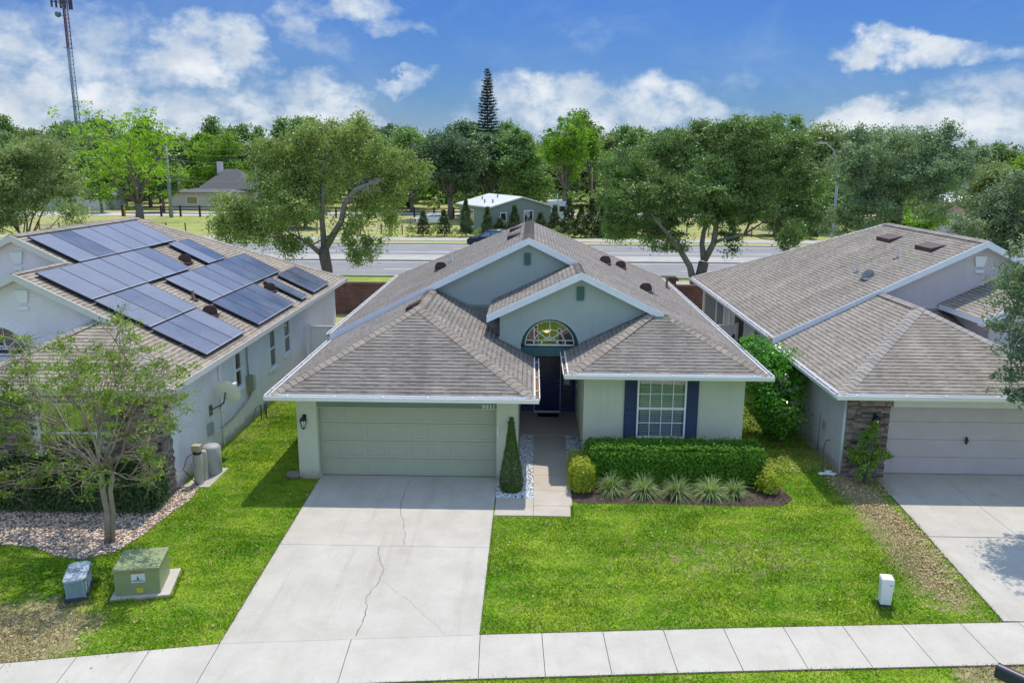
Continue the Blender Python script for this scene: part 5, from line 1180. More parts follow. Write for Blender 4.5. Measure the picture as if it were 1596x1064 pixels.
roundtree('maple_tree', 'bright lime green tree with dark trunk across the road on the left', 209, 113, 180, 212, M['l_lime'], 34, 16, .36, .62, ncl=13, ybot=320, seed=1)
roundtree('maple_tree', 'bright green upright tree with dark trunk beyond the mobile home', 880, 114, 186, 92, M['l_bright'], 36, 18, .36, .5, ncl=12, tall=1.3, ybot=300, seed=2)
roundtree('maple_tree', 'second bright green tree just right of the upright one', 925, 122, 196, 66, M['l_bright'], 36, 18, .36, .5, ncl=9, tall=1.3, ybot=305, seed=3)
roundtree('dense_oak', 'big dark blue green oak behind the left end of the mobile home', 700, 122, 208, 130, M['l_dark'], 90, 30, .40, .85, ncl=12, ybot=310, seed=4)
roundtree('dense_oak', 'dark blue green oak above the mobile home roof', 765, 132, 212, 90, M['l_dark'], 90, 30, .40, .8, ncl=10, ybot=312, seed=5)
roundtree('dense_oak', 'mid green oak between the norfolk pine and the bright tree', 815, 128, 204, 84, M['l_oak'], 90, 30, .38, .75, ncl=10, ybot=312, seed=6)
roundtree('dense_oak', 'mid green oak right of the elm above the far fence', 640, 138, 205, 96, M['l_oak'], 90, 28, .40, .8, ncl=10, ybot=318, seed=7)
roundtree('dense_oak', 'yellow green tree beside the live oak on its left', 962, 100, 248, 100, M['l_willow'], 80, 28, .32, .6, ncl=9, ybot=350, seed=8)
roundtree('dense_oak', 'olive round tree between the two big oaks on the right', 1262, 112, 206, 150, M['l_olive'], 90, 30, .38, .8, ncl=12, ybot=330, seed=9)
roundtree('dense_oak', 'green tree just left of the roadside live oak top', 985, 126, 214, 70, M['l_oak'], 80, 28, .38, .7, ncl=8, ybot=300, seed=10)
roundtree('dense_oak', 'olive tree beyond the lavender house near the brown roof', 1560, 104, 262, 110, M['l_olive'], 80, 28, .36, .7, ncl=9, ybot=340, seed=11)
roundtree('dense_oak', 'leafy tree behind the grey hip roofed cottage', 350, 168, 214, 110, M['l_bright'], 60, 26, .42, .8, ncl=9, ybot=310, seed=12)
roundtree('dense_oak', 'small shade tree beside the white building on the far left', 150, 132, 250, 60, M['l_oak'], 60, 26, .4, .7, ncl=7, ybot=318, seed=13)
roundtree('dense_oak', 'shade tree with thick trunk right of the lime green tree', 248, 134, 262, 60, M['l_oak'], 60, 26, .4, .7, ncl=7, ybot=305, seed=14)
roundtree('dense_oak', 'low green tree behind the utility poles right of the elm', 600, 150, 215, 80, M['l_oak'], 70, 26, .42, .8, ncl=8, ybot=320, seed=15)
roundtree('dense_oak', 'green tree behind the second bright tree', 1060, 140, 214, 90, M['l_olive'], 70, 26, .42, .8, ncl=8, ybot=320, seed=16)
roundtree('bushy_tree', 'low bushy tree behind the live oak trunk on its left', 1035, 98, 305, 60, M['l_oak'], 60, 24, .30, .5, ncl=8, ybot=358, seed=40)
roundtree('bushy_tree', 'low olive tree seen between the live oak limbs', 1150, 101, 300, 80, M['l_olive'], 60, 24, .30, .5, ncl=8, ybot=358, seed=41)
roundtree('bushy_tree', 'low yellow green tree behind the live oak on its right', 1215, 99, 318, 60, M['l_willow'], 60, 24, .30, .5, ncl=8, ybot=358, seed=42)
roundtree('bushy_tree', 'low green tree left of the dark upright trunk', 1290, 103, 290, 80, M['l_oak'], 60, 24, .30, .5, ncl=8, ybot=358, seed=43)
roundtree('bushy_tree', 'light green bushy tree just above the lavender roof ridge', 1440, 96, 330, 90, M['l_bright'], 60, 24, .30, .5, ncl=8, ybot=358, seed=44)
roundtree('bushy_tree', 'low green tree behind the elm across the road', 470, 104, 300, 90, M['l_oak'], 60, 24, .30, .5, ncl=8, ybot=358, seed=45)
# backdrop trees: a few built, the rest copied
protos = []
spec = [(M['l_oak'], 13.5, 6.0, 1.0), (M['l_dark'], 14.5, 5.2, 1.15), (M['l_olive'], 12.5, 6.2, .9), (M['l_oak'], 15.5, 4.6, 1.3), (M['l_bright'], 12.8, 5.0, 1.1), (M['l_dark'], 16.5, 4.2, .8)]
TG = 'trees of the wooded belt across the road'; NM = ['oak_tree', 'dark_oak', 'olive_tree', 'tall_oak', 'light_green_tree', 'pine_tree']
TL = ['mid green round tree in the wooded belt far across the road', 'dark green tree in the wooded belt far across the road', 'low olive green tree in the wooded belt far across the road', 'tall mid green tree in the wooded belt far across the road', 'light green tree in the wooded belt far across the road', 'tall thin flat topped pine in the wooded belt far across the road']
first = [None]*6; rgt = np.random.default_rng(77); rr = random.Random(77)
def backtree(k, x, y, s):
    if first[k] is None:
        lm, H, W, tall = spec[k]; rg = np.random.default_rng(300+k); cl = []
        if k == 5:
            for i in range(7): cl.append(((rg.uniform(-1.6, 1.6), rg.uniform(-1.6, 1.6), H-rg.uniform(.6, 4.2)), (rg.uniform(1.2, 2.1), 1.6, .55), .6))
            zf = H*.7
        else:
            for i in range(9): a = i*2.4; q = math.sqrt((i+.5)/9)*.7; r = W*rg.uniform(.42, .58); cl.append(((math.cos(a)*W*q, math.sin(a)*W*q, H*.48+rg.uniform(-.30, .32)*H), (r, r, r*.8*tall), 1.))
            cl.append(((0, 0, H-W*.35), (W*.4, W*.4, W*.35), 1.)); zf = H*.3
        first[k] = make_tree(NM[k], TL[k], 'tree', (x, y, 0), [(0, 0, 0), (0, 0, zf)], [.35, .25], cl, 60, 26, 1.15, .62, lm, M['bark'], rg, TG+', '+NM[k].replace('_', ' '), 1, 0, .2)
        first[k].rotation_euler.z = rr.uniform(0, 6.28); first[k].scale = (s, s, s); return
    dup(first[k], (x, y, 0), rr.uniform(0, 6.28), None, s)
for row, (Y, st, hs) in enumerate(((152, 7.2, .86), (168, 7.6, .96), (188, 8.5, 1.06), (212, 9.5, 1.12))):
    x = -Y*.72
    while x < Y*.72:
        yy = Y+rr.uniform(-6, 6); k = rr.choices(range(6), (5, 3, 4, 3, 2, .5))[0]; s = hs*rr.uniform(.84, 1.12)
        px_rel = x/Y
        if px_rel > .46: s *= .82
        if not (Y < 175 and -.44*Y < x < -.30*Y): backtree(k, x, yy, s)
        x += st*rr.uniform(.75, 1.25)
# far wood as one mass
cl = [((x, rr.uniform(250, 330), 6+rr.uniform(-1, 2)), (9, 8, 7), 1.) for x in range(-330, 331, 7)]
P, tone, T = tufts(rgt, cl, 34, 14, 1.7, 0, .7); tag(leafobj('far_wood', P, 1.2, M['l_dark'], None, tone), 'distant dark wood closing the horizon behind the tree belt', 'wood', None, 'stuff')
# undergrowth along the far edge
cl = [((x, 142+rr.uniform(-3, 4)+x*.05, 1.5), (3.2, 2.2, 2.1), 1.) for x in range(-100, 110, 5) if not -72 < x < -46]
cl += [((x, 172+rr.uniform(-4, 4), 3.0), (4.6, 3.2, 3.6), 1.6) for x in range(-130, 135, 6)]
P, tone, T = tufts(rgt, cl, 20, 14, .9, 0, .7); tag(leafobj('undergrowth', P, .55, M['l_oak'], None, tone), 'low bushy undergrowth beneath the wooded belt', 'undergrowth', None, 'stuff')

# norfolk pine
Xn = onY(760, 200, 150).x; t = thing('norfolk_pine', 'tall narrow dark norfolk pine rising above the treeline', 'tree', (Xn, 150, 0)); b = MB(); H = 24.6; b.tube((0, 0, 0), (0, 0, H), .30, .03, 8); pts = []; rg = np.random.default_rng(5)
for i in range(34):
    z = 7+(H-7.3)*(i/33)**.92; L = 2.75*(1-((z-7)/(H-6.4))**1.5)+.22
    for k in range(6 if i < 30 else 4):
        a = k*1.047+i*.4+rg.uniform(-.2, .2); l = L*rg.uniform(.72, 1.1); b.path([(0, 0, z), (math.cos(a)*l*.6, math.sin(a)*l*.6, z-.05), (math.cos(a)*l, math.sin(a)*l, z+.30)], [.05, .035, .02], 4)
        m_ = int(70*l)+8; u = rg.uniform(.18, 1.0, m_); q = np.stack([np.cos(a)*l*u, np.sin(a)*l*u, z-.05+.33*np.maximum(0, u-.4)], 1)+rg.normal(size=(m_, 3))*np.array([.14, .14, .08]); pts.append(q)
b.build('trunk', M['bark'], t); leafobj('needles', np.concatenate(pts), .24, M['l_pine'], t, None, .45, .3, rg)

# arborvitae row along the far sidewalk
AG = 'young screening trees along the far sidewalk'; AL = 'narrow dark young evergreen in the row along the far sidewalk'; proto = None
for i, (px, ht, kind) in enumerate(((660, 2.9, 0), (692, 3.0, 1), (726, 4.2, 0), (760, 3.4, 0), (779, 2.1, 1), (802, 3.6, 0), (842, 2.8, 1), (864, 3.6, 0), (886, 4.4, 0), (905, 3.8, 1), (922, 4.4, 0), (938, 3.6, 0), (952, 4.0, 1), (966, 3.6, 0), (980, 3.4, 0), (1010, 3.5, 0), (1030, 3.2, 1), (1215, 3.4, 0), (1240, 3.0, 0), (1265, 3.4, 1))):
    X = onY(px, 370, 94.6).x
    if proto is None:
        n = 1500; rgq = np.random.default_rng(3); z = .25+rgq.random(n)**1.1*2.75; rad = np.interp(z, [0, .5, 1.3, 3.05], [.5, .8, .72, .06])*(1+.18*np.sin(z*7)); a = rgq.uniform(0, 6.283, n); r = rad*(1-rgq.random(n)**2*.5)
        proto = thing('young_evergreen', AL, 'tree', (X, 94.6, 0), 0, AG); leafobj('foliage', np.stack([np.cos(a)*r, np.sin(a)*r, z], 1)+rgq.normal(size=(n, 3))*.07, .22, leafmat('young evergreen leaves', (.028, .055, .016), (.10, .14, .04), .2), proto, None, .5, .3, rgq); b = MB(); b.tube((0, 0, 0), (0, 0, 2.2), .05, .02, 6); b.build('stem', M['bark'], proto); proto.scale = (1, 1, ht/3)
    else: dup(proto, (X, 94.6+rr.uniform(-.4, .4), 0), rr.uniform(0, 6), None, (rr.uniform(.85, 1.2),)*2+(ht/3,))
cl = [((onY(x, 375, 93.6).x, 93.8, .55), (.55, .5, .6), 1.) for x in (640, 676, 708, 745, 868, 893, 912, 945, 957, 975)]
for i, (c, r, wt) in enumerate(cl):
    if i == 0:
        P, tone, T = tufts(rgt, [((0, 0, .6), (.6, .5, .6), 1.)], 34, 18, .2, 0, .6); pr = thing('young_shrub', 'low yellow green shrub between the evergreens along the far sidewalk', 'shrub', (c[0], c[1], 0), 0, 'low shrubs along the far sidewalk'); leafobj('foliage', P, .18, M['l_willow'], pr, tone)
    else: dup(pr, (c[0], c[1], 0), rr.uniform(0, 6), None, rr.uniform(.8, 1.3))

# ------------------------------------------------------------------ brick wall, gates
t = thing('brick_wall', 'long red brick boundary wall with a capped pillar behind the houses', 'wall', (0, 45.6, 0)); o = (0, 45.6, 0)
b = MB(o); b.box(-60, 60, 45.6, 45.85, 0, 1.74); b.build('wall_body', M['brick'], t)
b = MB(o); b.box(-60, 60, 45.54, 45.91, 1.74, 1.86); b.build('coping', brickmat('soldier course', (.13, .05, .035), (.19, .07, .05), (.2, .17, .15), .085, .3), t)
for px in (1043, 1300, 700, 300):
    x = onY(px, 440, 45.6).x; b = MB(o); b.box(x-.36, x+.36, 45.40, 46.05, 0, 2.12); b.build('pillar', M['brick'], t); b = MB(o); b.box(x-.48, x+.48, 45.32, 46.13, 2.12, 2.24); b.box(x-.40, x+.40, 45.38, 46.07, 2.24, 2.32); b.build('pillar_cap', M['soil'], t)
def vinyl(x0, x1, y, z, label):
    t = thing('vinyl_gate', label, 'gate', (x0, y, 0)); o = (x0, y, 0); b = MB(o); n = int((x1-x0)/.15); wd = (x1-x0)/n
    for k in range(n): b.box(x0+k*wd+.004, x0+(k+1)*wd-.004, y, y+.03, .08, z-.06)
    b.box(x0, x1, y-.02, y+.05, z-.07, z); b.box(x0, x1, y-.02, y+.05, .06, .14); b.build('board_panel', M['vinyl'], t)
    for xx in (x0+.06, x1-.06): b = MB(o); b.box(xx-.06, xx+.06, y-.04, y+.07, 0, z+.08); b.build('post', M['vinyl'], t, bevel=.01)
    b = MB(o); b.box(x1-.24, x1-.16, y-.06, y-.02, z-.55, z-.40); b.build('latch', M['black'], t); return t
vinyl(-9.45, -8.2, 33.2, 1.85, 'white vinyl gate between the solar house and the sage house'); vinyl(-8.15, -6.5, 33.2, 1.85, 'white vinyl fence panel adjoining the sage house wall on its left')
vinyl(6.3, 8.8, 33.9, 1.93, 'white vinyl gate with black latch between the sage and lavender houses')

# ------------------------------------------------------------------ yard things
b = MB(); b.box(.25, .98, 26.72, 27.12, .056, .075); o = b.build('doormat', mat('black rubber mat', (.012, .012, .014), .95, .3, 30), None, bevel=.006); tag(o, 'black doormat on the porch in front of the navy door', 'doormat')
# pad-mounted transformer
R30 = math.atan2(14.78-14.58, -7.55+8.36)
t = thing('transformer_box', 'square olive green utility transformer on a concrete pad with a warning label', 'transformer', (-8.0, 15.08, 0), R_(12)); gm_ = mat('olive green enamel', (.27, .315, .16), .45, .06, 3, spec=.5)
b = MB(); b.box(-.52, .62, -.50, .62, 0, .07); b.build('pad', M['walkc'], t, bevel=.015)
b = MB(); b.box(-.43, .43, -.40, .46, .07, .60); b.build('body', gm_, t, bevel=.012)
b = MB(); b.prism([(-.45, -.43, .60), (.45, -.43, .60), (.45, -.43, .655), (-.45, -.43, .655)], (0, .91, 0)); b.build('lid', gm_, t, bevel=.015)
b = MB(); b.box(-.10, .16, -.407, -.401, .34, .56); lb = b.build('warning_label', mat('label paper', (.62, .68, .74), .6), t)
b = MB(); b.box(-.10, .16, -.412, -.408, .535, .565); b.build('label_header', mat('label orange', (.5, .16, .05), .6), lb); b = MB(); b.prism([(.00, -.41, .41), (.05, -.41, .41), (.025, -.41, .48)], (0, -.003, 0)); b.box(-.08, .14, -.412, -.408, .37, .378); b.box(-.08, .10, -.412, -.408, .39, .397); b.build('label_mark', M['black'], lb)
b = MB(); b.box(-.02, .11, -.415, -.401, .12, .22); b.build('hasp_tag', mat('yellow tag', (.62, .52, .05), .6), t)
# louvred pedestal
t = thing('louvred_vault', 'small blue grey louvred utility vault beside the transformer box', 'utility vault', (-9.19, 14.80, 0), R_(20)); t.scale = (.92, .9, 1.); bm2 = mat('blue grey plastic', (.24, .35, .37), .55, .08, 4)
b = MB(); b.box(-.23, .23, -.47, .47, 0, .12); b.build('base', mat('dark base plastic', (.03, .04, .07), .6), t, bevel=.02)
b = MB(); b.box(-.19, .19, -.43, .43, .12, .46)
for k in range(7):
    z = .16+k*.043
    for i in range(3): b.beam((.195, -.38+i*.26, z), (.195, -.16+i*.26, z), .03, .014, up=(0, 0, 1)); 
    for i in range(2): b.beam((-.15+i*.16, -.436, z), (-.02+i*.16, -.436, z), .03, .014)
b.build('louvred_body', bm2, t)
b = MB(); pr = [(-.20, -.47), (.14, -.47), (.23, -.38), (.23, .38), (.14, .47), (-.14, .47), (-.23, .38), (-.23, -.38)]; b.prism([(x, y, .46) for x, y in pr], (0, 0, .06)); b.build('lid', mat('weathered lid', (.38, .44, .50), .6, .3, 3), t, bevel=.02)
# white pedestal
t = thing('pedestal_box', 'white utility pedestal standing alone in the front lawn', 'utility pedestal', (7.13, 14.86, 0), R_(-8)); b = MB(); b.prism([(-.10, -.09, .08), (.10, -.09, .08), (.12, -.11, .60), (-.12, -.11, .60)], (0, .2, 0)); b.build('body', M['vinyl'], t, bevel=.012)
b = MB(); b.prism([(-.125, -.12, .60), (.125, -.12, .60), (.11, -.12, .66), (-.11, -.12, .66)], (0, .24, 0)); b.build('cap', M['white'], t, bevel=.01); b = MB(); b.box(-.11, .11, -.10, .12, 0, .10); b.build('base', mat('dark collar', (.05, .06, .06), .7), t); b = MB(); b.box(.03, .08, -.113, -.105, .52, .54); b.build('label_mark', M['pipe'], t)
# mailbox at the street, seen from above
mp = onZ(1578, 1050, 1.15); t = thing('mailbox', 'black arched mailbox on a post at the bottom right corner', 'mailbox', (mp.x+.20, mp.y-.16, 0), R_(38)); b = MB(); n = 12
for s0 in (0,):
    A_ = [(.09*math.cos(math.pi*k/n), 1.10+.09*math.sin(math.pi*k/n)) for k in range(n+1)]+[(-.09, .98), (.09, .98)]
    b.prism([(x, -.05, z) for x, z in A_], (0, .52, 0))
b.build('box', mat('slate black paint', (.035, .037, .06), .38, .08, 6), t, bevel=.006); b = MB(); A2 = [(x*1.04, z+.003) for x, z in A_]; b.prism([(x, .465, z) for x, z in A2], (0, .015, 0)); b.build('door', mat('slate door paint', (.04, .042, .065), .4), t); b = MB(); b.box(-.05, .05, .1, .2, 0, .98); b.build('post', M['black'], t)
# flat white stones by the corner
for i, (dx, dy, r) in enumerate(((0, 0, .3), (.16, .02, -.2), (.32, -.02, .5), (.24, .16, .1))):
    b = MB(); b.lathe((0, 0, 0), [(.09, 0), (.115, .02), (.10, .045), (.04, .055)], 8, 1.1, .75); o = b.build('flat_stone', M['white'], None, loc=(8.33+dx, 21.9+dy, .01)); o.rotation_euler.z = r
    tag(o, ['white flat stone, leftmost of the four by the corner wall', 'white flat stone, second from left by the corner wall', 'white flat stone, rightmost next to the stone column', 'white flat stone at the back against the corner wall'][i], 'stone', 'white stones at the corner of the lavender house')
b = MB(); b.path([(8.80, 22.75, .75), (8.66, 22.7, .74), (8.58, 22.6, .6), (8.55, 22.5, .3), (8.5, 22.35, .02), (8.42, 22.0, .03), (8.3, 21.7, .03)], .016, 7); o = b.build('garden_hose', mat('green hose', (.05, .16, .08), .5), None); tag(o, 'green garden hose hanging from the tap on the lavender wall', 'hose')
b = MB(); b.lathe((0, 0, 0), [(.20, 0), (.24, .06), (.18, .14), (.06, .17)], 9, 1.1, .8); o = b.build('field_stone', mat('grey stone', (.22, .18, .17), .95, .3, 8, .6, 20), None, loc=(-6.62, 21.15, 0)); tag(o, 'grey rock lying on the grass against the garage corner', 'stone')
# water softener: two tanks
def tank(name, label, x, y, r, h, m, capm=None):
    t = thing(name, label, 'water tank', (x, y, 0), 0, 'water treatment tanks beside the solar house'); b = MB(); b.lathe((0, 0, 0), [(r*.9, 0), (r, .03), (r, h-.06), (r*.8, h), (.03, h+.02)], 20); b.build('tank', m, t)
    if capm: b = MB(); b.lathe((0, 0, h), [(r*.9, 0), (r*.95, .02), (r*.85, .06)], 14); b.build('collar', M['black'], t); b = MB(); b.box(-r*.95, r*.95, -r*.85, r*.85, h+.06, h+.26); b.build('control_head', capm, t, bevel=.03); b = MB(); b.path([(0, -.12, h+.1), (-.15, -.3, h), (-.28, -.3, h-.35), (-.1, -.22, .25), (.05, -.2, .05)], .012, 6); b.build('tube', M['black'], t)
    return t
tk = mat('beige tank', (.42, .40, .35), .55, .06, 4)
tank('softener_tank', 'slim beige water softener tank with a control head against the pale wall', -9.05, 20.55, .125, .88, tk, mat('tan plastic', (.42, .37, .25), .5)); tank('filter_tank', 'short slim tank standing between the softener and the brine tank', -9.02, 20.86, .10, .86, tk)
tank('brine_tank', 'wide grey brine tank standing behind the slim tanks', -8.98, 21.35, .25, .84, mat('grey tank', (.36, .37, .37), .55, .06, 4))
b = MB(); b.box(-9.35, -8.68, 20.3, 21.7, 0, .03); structure('tank_pad', b, M['med'])
b = MB()
for (x, y, h) in ((-9.2, 26.2, .55), (-9.12, 26.5, .62), (-9.25, 26.75, .4)): b.tube((x, y, 0), (x, y, h), .02, n=6)
b.path([(-9.2, 26.2, .5), (-9.35, 26.1, .45), (-9.4, 25.9, .1)], .012, 6); o = b.build('sprinkler_valve', mat('dark pipe', (.04, .04, .05), .6), None); tag(o, 'dark irrigation valve pipes standing at the foot of the pale wall', 'irrigation valve')

# ------------------------------------------------------------------ vehicles
def car(name, label, loc, rz, paint, suv=True):
    t = thing(name, label, 'car', loc, rz); h = 1.68 if suv else 1.45
    low = [(-2.3, .42), (-2.28, .85), (-2.1, 1.0), (-1.1, 1.08), (2.1, 1.10), (2.28, .95), (2.3, .45), (1.9, .30), (-1.95, .30)]
    b = MB(); b.prism([(x, -.92, z) for x, z in low], (0, 1.84, 0)); b.build('body', paint, t, bevel=.09)
    top = [(-1.25, 1.05), (-.45, h-.06), (-.1, h), (1.6, h), (2.12, 1.08)]
    b = MB(); 
    L_ = [(x, -.88+.16*(z-1.05)/.6, z) for x, z in top]; R2 = [(x, -y, z) for x, y, z in L_]
    b.poly(L_); b.poly(R2[::-1])
    for k in range(5): j = (k+1) % 5; b.poly([L_[k], L_[j], R2[j], R2[k]])
    g = b.build('cabin', paint, t, bevel=.05, merge=True)
    b = MB()
    for s in (-1, 1):
        def S(x, z): return (x, s*(.885-.16*(z-1.05)/.6), z)
        for q in (((-1.0, 1.12), (-.42, h-.14), (.1, h-.1), (.1, 1.12)), ((.18, 1.12), (.18, h-.1), (1.05, h-.1), (1.1, 1.12)), ((1.18, 1.13), (1.13, h-.1), (1.5, h-.12), (1.85, 1.15))): b.poly([S(*p) for p in q])
    b.poly([(-1.24, -.76, 1.10), (-1.24, .76, 1.10), (-.52, .66, h-.10), (-.52, -.66, h-.10)]); b.build('window', M['glass'], t)
    for x in (-1.45, 1.42):
        for s in (-1, 1):
            b = MB(); b.tube((x, s*.74, .35), (x, s*.945, .35), .35, n=18); w = b.build('wheel', M['black'], t); b = MB(); b.tube((x, s*.93, .35), (x, s*.955, .35), .23, n=14); b.build('rim', M['alu'], w)
    b = MB(); 
    for s in (-1, 1): b.box(-2.33, -2.1, s*.62-.16, s*.62+.16, .76, .90)
    b.build('headlight', M['white'], t, bevel=.03); b = MB(); b.box(-2.33, -2.25, -.4, .4, .5, .8); b.build('grille', M['black'], t)
    b = MB()
    for s in (-1, 1): b.tube((-.1, s*.62, h+.05), (1.6, s*.62, h+.05), .025, n=6)
    b.build('roof_rail', M['alu'], t); return t
cp = onZ(757, 386); car('parked_suv', 'dark blue sport utility car driving on the far lane of the road', (cp.x+.4, 82.9, .02), 0, mat('dark blue car paint', (.004, .010, .035), .3, .1, 3, spec=.4, coat=.35))
car('parked_car', 'white car parked behind the evergreens in the field across the road', (onY(672, 340, 112).x, 112, 0), R_(25), mat('white car paint', (.72, .74, .76), .3, .03, 3, coat=.6), False)

# ------------------------------------------------------------------ far buildings and street furniture
def P3(px, py, Y): return onY(px, py, Y)
# mobile home: long side faces us obliquely
x0, x1 = P3(712, 318, 100).x, P3(853, 322, 100).x
t = thing('mobile_home', 'grey green mobile home with a white metal roof across the road', 'mobile home', (x0, 96, 0)); o = (x0, 96, 0)
wm = mat('grey green siding', (.24, .29, .25), .8, .05, 2); xm = P3(766, 330, 97).x
A0, A1, A2, A3 = (x0, 104), (xm, 96.0), (x1+.4, 98.5), (x0+7.5, 108)
b = MB(o); zt = 3.45
for p, q in ((A0, A1), (A1, A2), (A2, A3), (A3, A0)): b.poly([(p[0], p[1], .3), (q[0], q[1], .3), (q[0], q[1], zt), (p[0], p[1], zt)])
gmid = ((A1[0]+A2[0])/2, (A1[1]+A2[1])/2); gmb = ((A0[0]+A3[0])/2, (A0[1]+A3[1])/2); b.poly([(A1[0], A1[1], zt), (A2[0], A2[1], zt), (gmid[0], gmid[1], 4.45)]); b.build('wall', wm, t)
b = MB(o); e = .35; va = Vector((A1[0]-A0[0], A1[1]-A0[1], 0)).normalized()*e; vb = Vector((A2[0]-A1[0], A2[1]-A1[1], 0)).normalized()*e
P0 = Vector((A0[0], A0[1], zt-.1))-va-vb; P1 = Vector((A1[0], A1[1], zt-.1))+va-vb; P2_ = Vector((A2[0], A2[1], zt-.1))+va+vb; P3_ = Vector((A3[0], A3[1], zt-.1))-va+vb; G1 = Vector((gmid[0], gmid[1], 4.52))+va; G0 = Vector((gmb[0], gmb[1], 4.52))-va
slab(b, [P0, P1, G1, G0], .14); slab(b, [G0, G1, P2_, P3_], .14); rf = b.build('roof', mat('white metal roof', (.74, .74, .72), .35, .04, 1), t)
b = MB(o)
for u, v in ((.35, .45), (.62, .25), (.8, .3), (.55, .7)): q = P0+(P1-P0)*u+(G0-P0)*v; b.tube(q, q+Vector((0, 0, .45)), .1, n=8)
b.build('roof_vent', M['pipe'], rf)
def onwall(A, Bp, u, w, za, zc, nm, m, fr=True):
    d = (Vector((Bp[0], Bp[1], 0))-Vector((A[0], A[1], 0))); L = d.length; d.normalize(); n = Vector((d.y, -d.x, 0)); c = Vector((A[0], A[1], 0))+d*L*u; b = MB(o); 
    b.prism([c-d*w/2+n*.02+Vector((0, 0, za)), c+d*w/2+n*.02+Vector((0, 0, za)), c+d*w/2+n*.02+Vector((0, 0, zc)), c-d*w/2+n*.02+Vector((0, 0, zc))], n*.05); f = b.build(nm, M['white'] if fr else m, t)
    if fr: b = MB(o); k = .1; b.prism([c-d*(w/2-k)+n*.072+Vector((0, 0, za+k)), c+d*(w/2-k)+n*.072+Vector((0, 0, za+k)), c+d*(w/2-k)+n*.072+Vector((0, 0, zc-k)), c-d*(w/2-k)+n*.072+Vector((0, 0, zc-k))], n*.01); b.build('pane', m, f)
onwall(A0, A1, .42, 1.0, .6, 2.8, 'door', M['glass']); onwall(A1, A2, .62, 1.2, 1.4, 2.9, 'window', M['glass']); onwall(A1, A2, .20, .8, 1.6, 2.7, 'window', M['glass']); onwall(A0, A1, .15, .8, 1.5, 2.6, 'window', M['glassdk'])
# white trailer behind
x = P3(872, 320, 112).x; t = thing('travel_trailer', 'white box travel trailer with a dark rear window behind the mobile home', 'trailer', (x, 112, 0)); b = MB(); b.box(-1.6, 1.25, 0, 6, .6, 3.2); b.build('body', mat('trailer white', (.66, .68, .70), .4, .04, 2), t, bevel=.12)
b = MB(); b.box(.0, .75, -.05, -.01, 1.9, 2.6); b.build('window', M['glassdk'], t)
for s in (-1.2, .85):
    b = MB(); b.tube((s-.1, 2.5, .35), (s+.1, 2.5, .35), .35, n=14); b.build('wheel', M['black'], t)
# cottage with grey hip roof
x0, x1 = P3(266, 310, 142).x, P3(392, 310, 142).x
def hiphouse(name, label, x0, x1, y0, y1, zw, zr, wm, rm, ridge=.3, chim=None, wins=(), over=.6):
    t = thing(name, label, 'house', (x0, y0, 0)); o = (x0, y0, 0); b = MB(o); b.box(x0, x1, y0, y1, 0, zw); b.build('wall', wm, t); b = MB(o); e = over; xa, xb, ya, yb = x0-e, x1+e, y0-e, y1+e; r0, r1 = xa+(xb-xa)*ridge, xb-(xb-xa)*ridge; ym = (ya+yb)/2
    slab(b, [(xa, ya, zw), (xb, ya, zw), (r1, ym, zr), (r0, ym, zr)]); slab(b, [(xb, yb, zw), (xa, yb, zw), (r0, ym, zr), (r1, ym, zr)]); slab(b, [(xa, yb, zw), (xa, ya, zw), (r0, ym, zr)]); slab(b, [(xb, ya, zw), (xb, yb, zw), (r1, ym, zr)]); rf = b.build('roof', rm, t)
    if chim: b = MB(o); b.box(chim-.45, chim+.45, ym-.4, ym+.4, zr-1.2, zr+1.3); b.build('chimney', M['stuccoR'], rf)
    for (a, w, z0, z1) in wins: b = MB(o); b.box(a, a+w, y0-.06, y0-.01, z0, z1); f = b.build('window', M['white'], t); b = MB(o); b.box(a+.12, a+w-.12, y0-.08, y0-.062, z0+.12, z1-.12); b.build('pane', M['glassdk'], f)
    return t
gr = mat('old grey shingles', (.13, .13, .135), .95, .1, 1.5); M['greyroof'] = gr
hiphouse('cottage', 'cream cottage with a grey hip roof and chimney across the road', x0, x1-2, 142, 152, 3.0, 3.6, mat('cream render', (.56, .54, .49), .9, .05, 1), gr, .3, None, [(x0+2.8, 2.0, .9, 2.3), (x0+9, 1.6, .9, 2.3)])
xa, xb = P3(313, 290, 146).x, P3(388, 290, 146).x
hiphouse('cottage_wing', 'grey pyramid roofed upper wing with a chimney behind the cottage', xa, xb, 146, 154, 3.4, 6.9, mat('pavilion render', (.46, .45, .43), .9), gr, .38, xa+2.2, [((xa+xb)/2, 1.2, 1.6, 2.8)])
hiphouse('white_building', 'long low white building half hidden by trees on the far left', P3(60, 310, 138).x, P3(163, 310, 138).x, 138, 146, 2.6, 4.0, mat('white render', (.66, .67, .68), .8), mat('white sheet roof', (.6, .6, .62), .5), .2)
hiphouse('brown_roof_house', 'low house with a brown roof between the oaks on the right', P3(1455, 330, 100).x, P3(1506, 330, 100).x, 100, 106, 2.55, 4.1, M['stuccoR'], mat('brown shingles', (.15, .095, .085), .9, .1, 2), .3)
hiphouse('grey_shed', 'pale shed with a white roof behind the brown roofed house', P3(1480, 330, 116).x, P3(1530, 330, 116).x, 116, 122, 3.4, 4.6, mat('shed wall', (.34, .35, .40), .8), M['white'], .3)
hiphouse('grey_hall', 'large pale lavender hall wall glimpsed through the oaks on the right', P3(1466, 330, 150).x, P3(1512, 330, 150).x, 150, 160, 6.0, 6.8, mat('hall wall', (.50, .50, .57), .8), M['greyroof'], .3)
